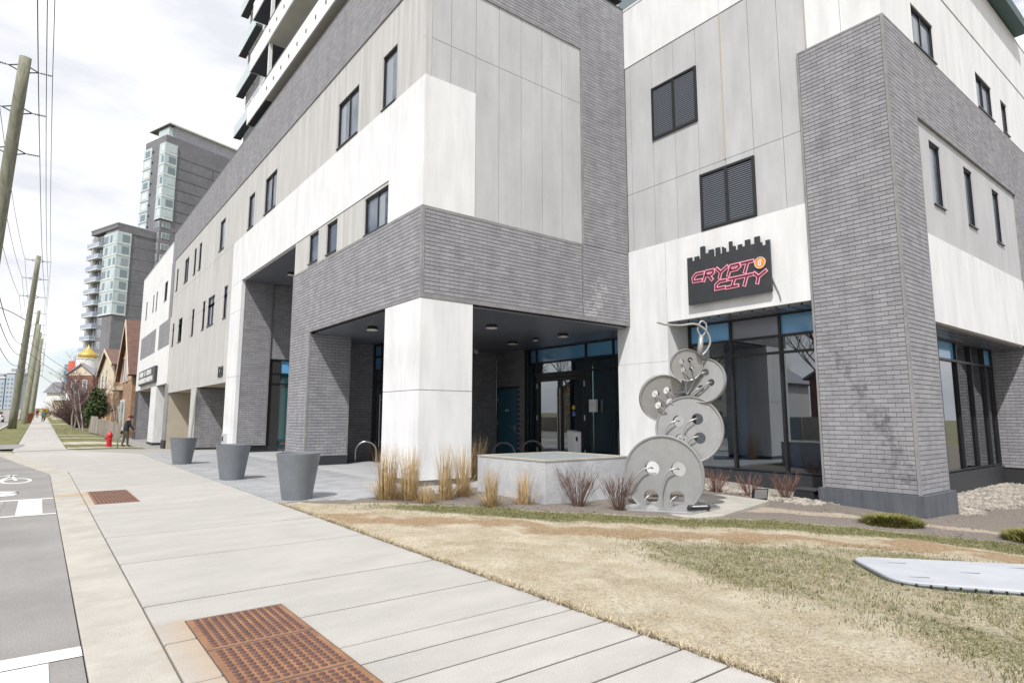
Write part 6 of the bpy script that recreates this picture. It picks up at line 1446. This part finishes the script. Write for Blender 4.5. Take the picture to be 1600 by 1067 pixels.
# the tall tower behind it
c1 = (20.44, 172.79); at_ = thing('apartment_tower', 'tallest dark brick tower with pale glass bays and flat overhanging roof', 'tower', (*c1, 0))
PL2, PR2 = block(c1, 10.3, 26, 74.7, at_); z0 = 72.6
for k in range(13):
    zt = z0 - k * fh; zb = zt - fh
    if k < 7:
        g = MB(); g.pbox(PL2, -.05, 2.6, zb + .02, zt - .02, 0, .25); g.pbox(PR2, -.3, 2.9, zb + .02, zt - .02, 0, .25); o = g.build('glass_bay', 'far_glass', at_)
        MB().pbox(PR2, .8, 2.6, zb + .6, zb + 2.3, .25, .30).build('pane', 'far_pane' if k in (1, 2, 5) else 'far_glass', o); MB().pbox(PL2, .3, 1.2, zb + .6, zb + 2.3, .25, .3).build('pane', 'far_pane' if k % 2 else 'far_white', o)
        q = MB(); q.pbox(PL2, -.05, 2.6, zb - .1, zb + .08, .25, .33); q.pbox(PR2, -.33, 2.95, zb - .1, zb + .08, .25, .33); q.build('spandrel', 'far_white', o)
    else:
        win(PR2, .5, 2.5, zb + .7, zb + 2.2, at_, bars=2); win(PL2, .5, 2.0, zb + .7, zb + 2.2, at_)
    g = MB(); g.pbox(PL2, 6.4, 10.35, zb + .02, zt - .02, 0, .3); o = g.build('glass_bay', 'far_glass', at_); MB().pbox(PL2, 7.2, 9.4, zb + .6, zb + 2.2, .3, .35).build('pane', 'far_white' if k % 3 else 'far_pane', o); MB().pbox(PL2, 6.4, 10.35, zb - .08, zb + .08, .3, .38).build('spandrel', 'roof_grey', o)
    MB().pbox(PL2, 5.9, 6.25, zb + 1.4, zb + 1.8, 0, .2).build('wall_vent', 'black_frame', at_)
    MB().pbox(PR2, 3.0, 26, zb - .04, zb + .04, 0, .06).build('floor_band', 'plinth', at_)
    if k % 2: MB().pbox(PR2, 12.9, 13.05, zb, zt, 0, .06).build('control_joint', 'plinth', at_)
q = MB(); q.pbox(PR2, 2.4, 20, 74.7, 78.2, -8, -1.2); q.build('penthouse', 'tower_panel', at_)
q = MB(); q.pbox(PR2, 1.2, 2.38, 74.7, 77.8, -6.5, -1.4); q.build('penthouse_glass', 'far_glass', at_)
q = MB(); q.pbox(PR2, .6, 21.5, 78.2, 78.55, -10.6, -.4); q.build('roof_slab', 'far_white', at_)
for k in range(9): MB().pbox(PR2, .7, 2.3, 77.95, 78.2, -1.0 - k * 1.1, -.65 - k * 1.1).build('roof_beam', 'plinth', at_)

# houses beside the podium
def gable_house(name, label, x, ya, yb, depth, eave, ridge, zb, wm, gm, rm, apex=.5, over=.45):
    t = thing(name, label, 'house', (x, (ya + yb) / 2, zb)); ym = ya + (yb - ya) * apex; n = [(ya, zb - 1), (yb, zb - 1), (yb, eave), (ym, ridge), (ya, eave)]
    MB().prism(n, lambda a, c: (x, a, c), lambda a, c: (x + depth, a, c)).build('wall', [wm], t)
    MB().prism([(ya + .1, eave - .6), (yb - .1, eave - .6), (yb - .1, eave), (ym, ridge - .12), (ya + .1, eave)], lambda a, c: (x - .03, a, c), lambda a, c: (x + .02, a, c)).build('gable', gm, t)
    for yy, in ((ya,), (yb,)):
        s = Vector((0, yy - ym, eave - ridge)); L = s.length; s.normalize(); e = Vector((0, ym, ridge)) + s * (L + over); q = MB(); nrm = Vector((0, -s.z, s.y)) * (1 if s.y > 0 else -1); 
        a0, a1 = Vector((x - over, ym, ridge)), Vector((x - over, e.y, e.z)); up_ = nrm.normalized() * .2
        if up_.z < 0: up_ = -up_
        dx = Vector((depth + 2 * over, 0, 0)); q.hexa([a0, a0 + dx, a1 + dx, a1, a0 + up_, a0 + dx + up_, a1 + dx + up_, a1 + up_]); q.build('roof', rm, t)
        q = MB(); fx = Vector((-.05, 0, 0)); dn = up_.normalized() * -.22; q.hexa([a0 + dn, a0 + dn + fx, a1 + dn + fx, a1 + dn, a0 + up_, a0 + up_ + fx, a1 + up_ + fx, a1 + up_]); q.build('bargeboard', 'tan_siding', t)
    return t, Pl((x, 0, 0), (0, 1, 0), (-1, 0, 0))
h1, HP = gable_house('brick_house', 'tan brick gabled house right behind the white podium end', 7.05, 70.6, 83.2, 12, 6.0, 12.0, .35, 'tan_brick', 'tan_brick', 'brown_roof')
win(HP, 78.2, 79.6, 5.4, 8.2, h1, d=.05, bars=1); win(HP, 74.6, 76.4, 5.4, 7.6, h1, d=.05)
b = MB(); b.pbox(HP, 78.9, 83.0, 4.6, 5.0, .03, .9); b.build('porch_roof', 'tan_siding', h1)
f = MB().pbox(HP, 75.3, 79.4, .3, 3.5, .03, .16).build('window', 'far_white', h1); MB().pbox(HP, 75.5, 79.2, .5, 3.3, .16, .2).build('pane', 'far_pane', f); MB().pbox(HP, 77.2, 77.4, .4, 3.4, .2, .26).build('mullion', 'far_white', f)
MB().pbox(HP, 79.8, 82.2, -.2, 2.9, .03, .12).build('door', 'far_white', h1)
h2, HP2 = gable_house('tan_house', 'tan house with a brown shingled roof left of the brick house', 7.0, 89.6, 115.0, 14, 8.1, 11.1, .6, 'tan_brick', 'tan_siding', 'brown_roof', .52)
b = MB(); b.pbox(HP2, 89.7, 114.9, .4, 8.0, .0, .08); b.build('siding', 'tan_siding', h2); b = MB(); b.pbox(HP2, 90.0, 97.0, .6, 4.6, .08, .5); b.build('brick_bay', 'tan_brick', h2)
for u in (98.5, 104.5, 110): win(HP2, u, u + 2.2, 5.4, 8.2, h2, d=.08, pm='far_pane')
for u in (100, 107): win(HP2, u, u + 2.4, 1.6, 3.8, h2, d=.08)
HS2 = Pl((0, 89.6, 0), (1, 0, 0), (0, -1, 0)); win(HS2, 8.5, 10.2, 5.2, 7.2, h2); MB().box(9.6, 10.0, 96.5, 97.2, 10.6, 11.7).build('chimney', 'red_brick', h2)
# church with the golden dome
ch = thing('church', 'brown brick church with a golden onion dome and cross', 'church', (5.5, 135, .9))
CP = Pl((3.4, 136.6, 0), Vector((3.75, -2.95, 0)).normalized(), Vector((-.62, -.79, 0)).normalized()); L = 4.85; dn = 12
b = MB(); b.prism([(0, -.5), (L, -.5), (L, 9.3), (L / 2 + .1, 11.1), (0, 9.3)], lambda a, c: CP.p(a, c, 0), lambda a, c: CP.p(a, c, -dn)); b.build('wall', 'red_brick', ch)
b = MB(); b.prism([(.1, 9.2), (L - .1, 9.2), (L / 2 + .1, 10.95)], lambda a, c: CP.p(a, c, 0), lambda a, c: CP.p(a, c, .06)); b.build('gable', 'tan_siding', ch)
for s in (0, 1):
    a = CP.p; u0, v0, u1, v1 = (-.3, 9.15, L / 2 + .1, 11.2) if s == 0 else (L / 2 + .1, 11.2, L + .3, 9.15)
    b = MB(); b.hexa([a(u0, v0, .3), a(u1, v1, .3), a(u1, v1, -dn), a(u0, v0, -dn), a(u0, v0 + .25, .3), a(u1, v1 + .25, .3), a(u1, v1 + .25, -dn), a(u0, v0 + .25, -dn)]); b.build('roof', 'roof_grey', ch)
win(CP, 3.0, 3.85, 6.2, 8.4, ch, d=.02); win(CP, 1.0, 1.8, 6.2, 8.4, ch, d=.02); MB().pbox(CP, 1.9, 3.0, -.3, 2.6, .02, .1).build('door', 'tan_siding', ch)
dc = (6.3, 137.5); b = MB(); b.lathe([(1.85, 9), (1.85, 12.3), (1.95, 12.35), (1.95, 12.5), (1.2, 12.6)], (*dc, 0), 24); b.build('drum', 'church_white', ch, smooth=False)
b = MB(); b.lathe([(1.2, 12.6), (1.45, 12.72), (1.62, 12.95), (1.62, 13.15), (1.45, 13.42), (1.12, 13.72), (.72, 14.08), (.38, 14.45), (.16, 14.8), (.06, 15.1), (.001, 15.2)], (*dc, 0), 28); b.build('dome', 'gold', ch, smooth=True)
b = MB(); b.tube([(*dc, 15.1), (*dc, 17.1)], .06, 6); x_ = Vector((.79, -.61, 0)); c_ = Vector((*dc, 16.5))
b.tube([c_ - x_ * .55, c_ + x_ * .55], .06, 6); b.tube([c_ - x_ * .3 + Vector((0, 0, .4)), c_ + x_ * .3 + Vector((0, 0, .4))], .05, 6); b.tube([c_ - x_ * .3 + Vector((0, 0, -.45)), c_ + x_ * .3 + Vector((0, 0, -.75))], .05, 6); b.build('cross', 'wire', ch)
# low garage, grey roofed house, coloured slab behind, towers at far left
ga = thing('garage', 'low beige garage with a white roof edge beside the pavement', 'garage', (3.3, 131, 1)); gp = Pl((1.75, 132.9, 0), Vector((3.35, -2.6, 0)).normalized(), Vector((-.61, -.79, 0)).normalized())
b = MB(); b.pbox(gp, 0, 4.3, 0, 4.6, -8, 0); b.build('wall', 'beige_wall', ga); b = MB(); b.pbox(gp, -.25, 4.6, 4.6, 4.95, -8.2, .3); b.build('roof', 'far_white', ga)
for k in range(9): MB().pbox(gp, .5 + k * .36, .83 + k * .36, 1.1, 3.9, 0, .05).build('door_panel', 'tan_siding', ga)
b = MB(); b.pbox(gp, 1.6, 4.2, 4.95, 6.2, -7, -.6); b.build('roof_box', 'far_white', ga)
gh = thing('grey_roof_house', 'pale house with a dark grey roof behind the low garage', 'house', (2.5, 163, 2)); gq = Pl((.9, 164.9, 0), Vector((3.6, -2.8, 0)).normalized(), Vector((-.61, -.79, 0)).normalized())
b = MB(); b.pbox(gq, 0, 6.2, 0, 6.9, -9, 0); b.build('wall', 'church_white', gh); win(gq, 1.2, 4.2, 3.6, 6.0, gh, pm='tan_siding'); win(gq, 4.7, 5.9, 3.6, 5.8, gh)
b = MB(); b.prism([(-.6, 6.9), (6.8, 6.9), (6.0, 9.2), (1.6, 9.2)], lambda a, c: gq.p(a, c, .5), lambda a, c: gq.p(a, c, -9.5)); b.build('roof', 'roof_grey', gh)
rb_ = thing('coloured_slab_block', 'far orange-red and blue slab building behind the church', 'apartment block', (9, 322, 4)); rq = Pl((7.0, 323.5, 0), Vector((4, -3.1, 0)).normalized(), Vector((-.61, -.79, 0)).normalized())
b = MB(); b.pbox(rq, -.2, 1.6, 0, 24.4, -10, 0); b.build('blue_bay', 'far_blue', rb_); b = MB(); b.pbox(rq, 1.6, 4.3, 0, 25.8, -10, .3); b.build('red_bay', 'orange_red', rb_); b = MB(); b.pbox(rq, 4.3, 11, 0, 25.2, -10, 0); b.build('white_bay', 'far_white', rb_)
b = MB(); b.pbox(rq, 2.6, 5.4, 25.8, 27.8, -6, -1); b.build('roof_box', 'far_tower', rb_)
for k in range(8): win(rq, .1, 1.3, 2 + k * 2.8, 3.8 + k * 2.8, rb_); win(rq, 5.0, 6.6, 2 + k * 2.8, 3.8 + k * 2.8, rb_)
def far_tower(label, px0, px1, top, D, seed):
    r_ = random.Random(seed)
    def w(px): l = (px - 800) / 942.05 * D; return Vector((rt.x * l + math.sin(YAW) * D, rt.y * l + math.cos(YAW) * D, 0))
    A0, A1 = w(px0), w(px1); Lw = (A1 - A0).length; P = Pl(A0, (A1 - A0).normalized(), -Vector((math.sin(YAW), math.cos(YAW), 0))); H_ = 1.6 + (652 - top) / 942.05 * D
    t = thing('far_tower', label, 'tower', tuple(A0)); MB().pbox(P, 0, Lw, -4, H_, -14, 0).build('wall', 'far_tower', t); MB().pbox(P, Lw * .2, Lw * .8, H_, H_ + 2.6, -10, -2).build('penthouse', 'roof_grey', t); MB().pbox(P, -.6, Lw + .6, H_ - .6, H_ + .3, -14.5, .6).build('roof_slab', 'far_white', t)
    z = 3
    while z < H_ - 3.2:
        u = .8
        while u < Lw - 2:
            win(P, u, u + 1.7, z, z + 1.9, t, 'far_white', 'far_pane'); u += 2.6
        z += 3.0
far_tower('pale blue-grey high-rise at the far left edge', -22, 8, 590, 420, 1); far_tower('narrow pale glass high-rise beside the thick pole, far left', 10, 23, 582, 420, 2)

# car, bin, bits far along the street
cr_ = thing('parked_car', 'white car on the road at the far left edge', 'car', (-4.9, 113.5, GS(113))); cx, cy, cz = -4.9, 113.5, GS(113.5)
def carp(z): return [(-2.15, .35), (-2.2, .7), (-2.05, 1.0), (-1.75, 1.05), (-1.1, 1.46), (.35, 1.48), (1.0, 1.02), (2.0, .88), (2.2, .62), (2.15, .35)]
b = MB(); b.prism([(-2.15, .32), (-2.2, .72), (-2.08, 1.0), (-1.9, 1.02), (1.0, 1.0), (2.0, .88), (2.2, .6), (2.15, .32)], lambda a, c: (cx - .88, cy + a, cz + c), lambda a, c: (cx + .88, cy + a, cz + c)); b.build('body', 'car_white', cr_)
b = MB(); b.prism([(-1.85, 1.0), (-1.2, 1.47), (.35, 1.48), (1.0, 1.0)], lambda a, c: (cx - .76, cy + a, cz + c), lambda a, c: (cx + .76, cy + a, cz + c)); b.build('cabin', 'car_glass', cr_)
MB().box(cx - .78, cx + .78, cy - 1.15, cy + .32, cz + 1.46, cz + 1.50).build('roof', 'car_white', cr_)
for sx in (-.8, .8):
    for sy in (-1.35, 1.35): MB().tube([(cx + sx - .1, cy + sy, cz + .33), (cx + sx + .1, cy + sy, cz + .33)], .33, 16).build('wheel', 'tyre', cr_)
    MB().box(cx + sx - .18, cx + sx + .08, cy - 2.22, cy - 2.1, cz + .72, cz + .95).build('tail_light', 'tail_red', cr_)
t = thing('rusty_bin', 'rust-brown tapered street planter bin beside the poles', 'planter bin', (-1.25, 104.5, GS(104.5)))
zb_ = GS(104.5); b = MB(); b.lathe([(.001, 0), (.42, 0), (.68, 1.25), (.72, 1.3), (.66, 1.32), (.6, 1.2)], (-1.25, 104.5, zb_), 16); b.build('bin_body', 'bin_rust', t); b = MB(); b.lathe([(.72, 1.22), (.76, 1.24), (.76, 1.34), (.70, 1.36)], (-1.25, 104.5, zb_), 16); b.build('rim', 'rust_iron', t)
t = thing('yellow_bush', 'small yellow blossoming bush beside the low garage', 'shrub', (.9, 128, GS(128))); V, F = leaf_cloud(.75, 128, GS(128) + 1.2, .9, .9, .8, 700, .14, 9); np_mesh('foliage', V, F, 'yellow', parent=t); MB().tube([(.75, 128, GS(128) - .1), (.75, 128, GS(128) + 1)], [.08, .04], 5).build('stem', 'bark', t)

# across the street, seen mirrored in the shop glass: a board fence and bare trees
fe2 = thing('board_fence', 'long board fence across the street, mirrored in the shop glass', 'fence', (-17, 30, 0))
for k in range(62): MB().box(-17.05, -17, 2 + k * 1.25, 2 + k * 1.25 + 1.21, -.1, 1.75).build('board', 'fence_wood', fe2)
for k, (x, y, hgt) in enumerate(((-19.5, 14, 11), (-21, 22, 13), (-19, 29, 10), (-22, 37, 13), (-20, 46, 12), (-21, 56, 12), (-22, 68, 13))): tree_np('bare_tree', x, y, 0, hgt, .8, 3, ('bark', 'bark'), 'bare tree across the street, mirrored in the shop glass', 'tree', 'bare trees across the street', r0=.22, seed=20 + k, nb=6)
for (ya, yb, wm, lb) in ((17, 29, 'red_brick', 'red brick house across the street, mirrored in the glass'), (34, 45, 'church_white', 'white house across the street, mirrored in the glass'), (52, 66, 'tan_brick', 'tan brick house across the street, mirrored in the glass')):
    hh_, _p = gable_house('house', lb, -38, ya, yb, 10, 5.6, 9.2, 0, wm, wm, 'roof_grey'); HX = Pl((-28, 0, 0), (0, 1, 0), (1, 0, 0))
    for u in (ya + 1.2, (ya + yb) / 2 - .8, yb - 2.8):
        for v in (1.0, 3.6): win(HX, u, u + 1.6, v, v + 1.5, hh_)
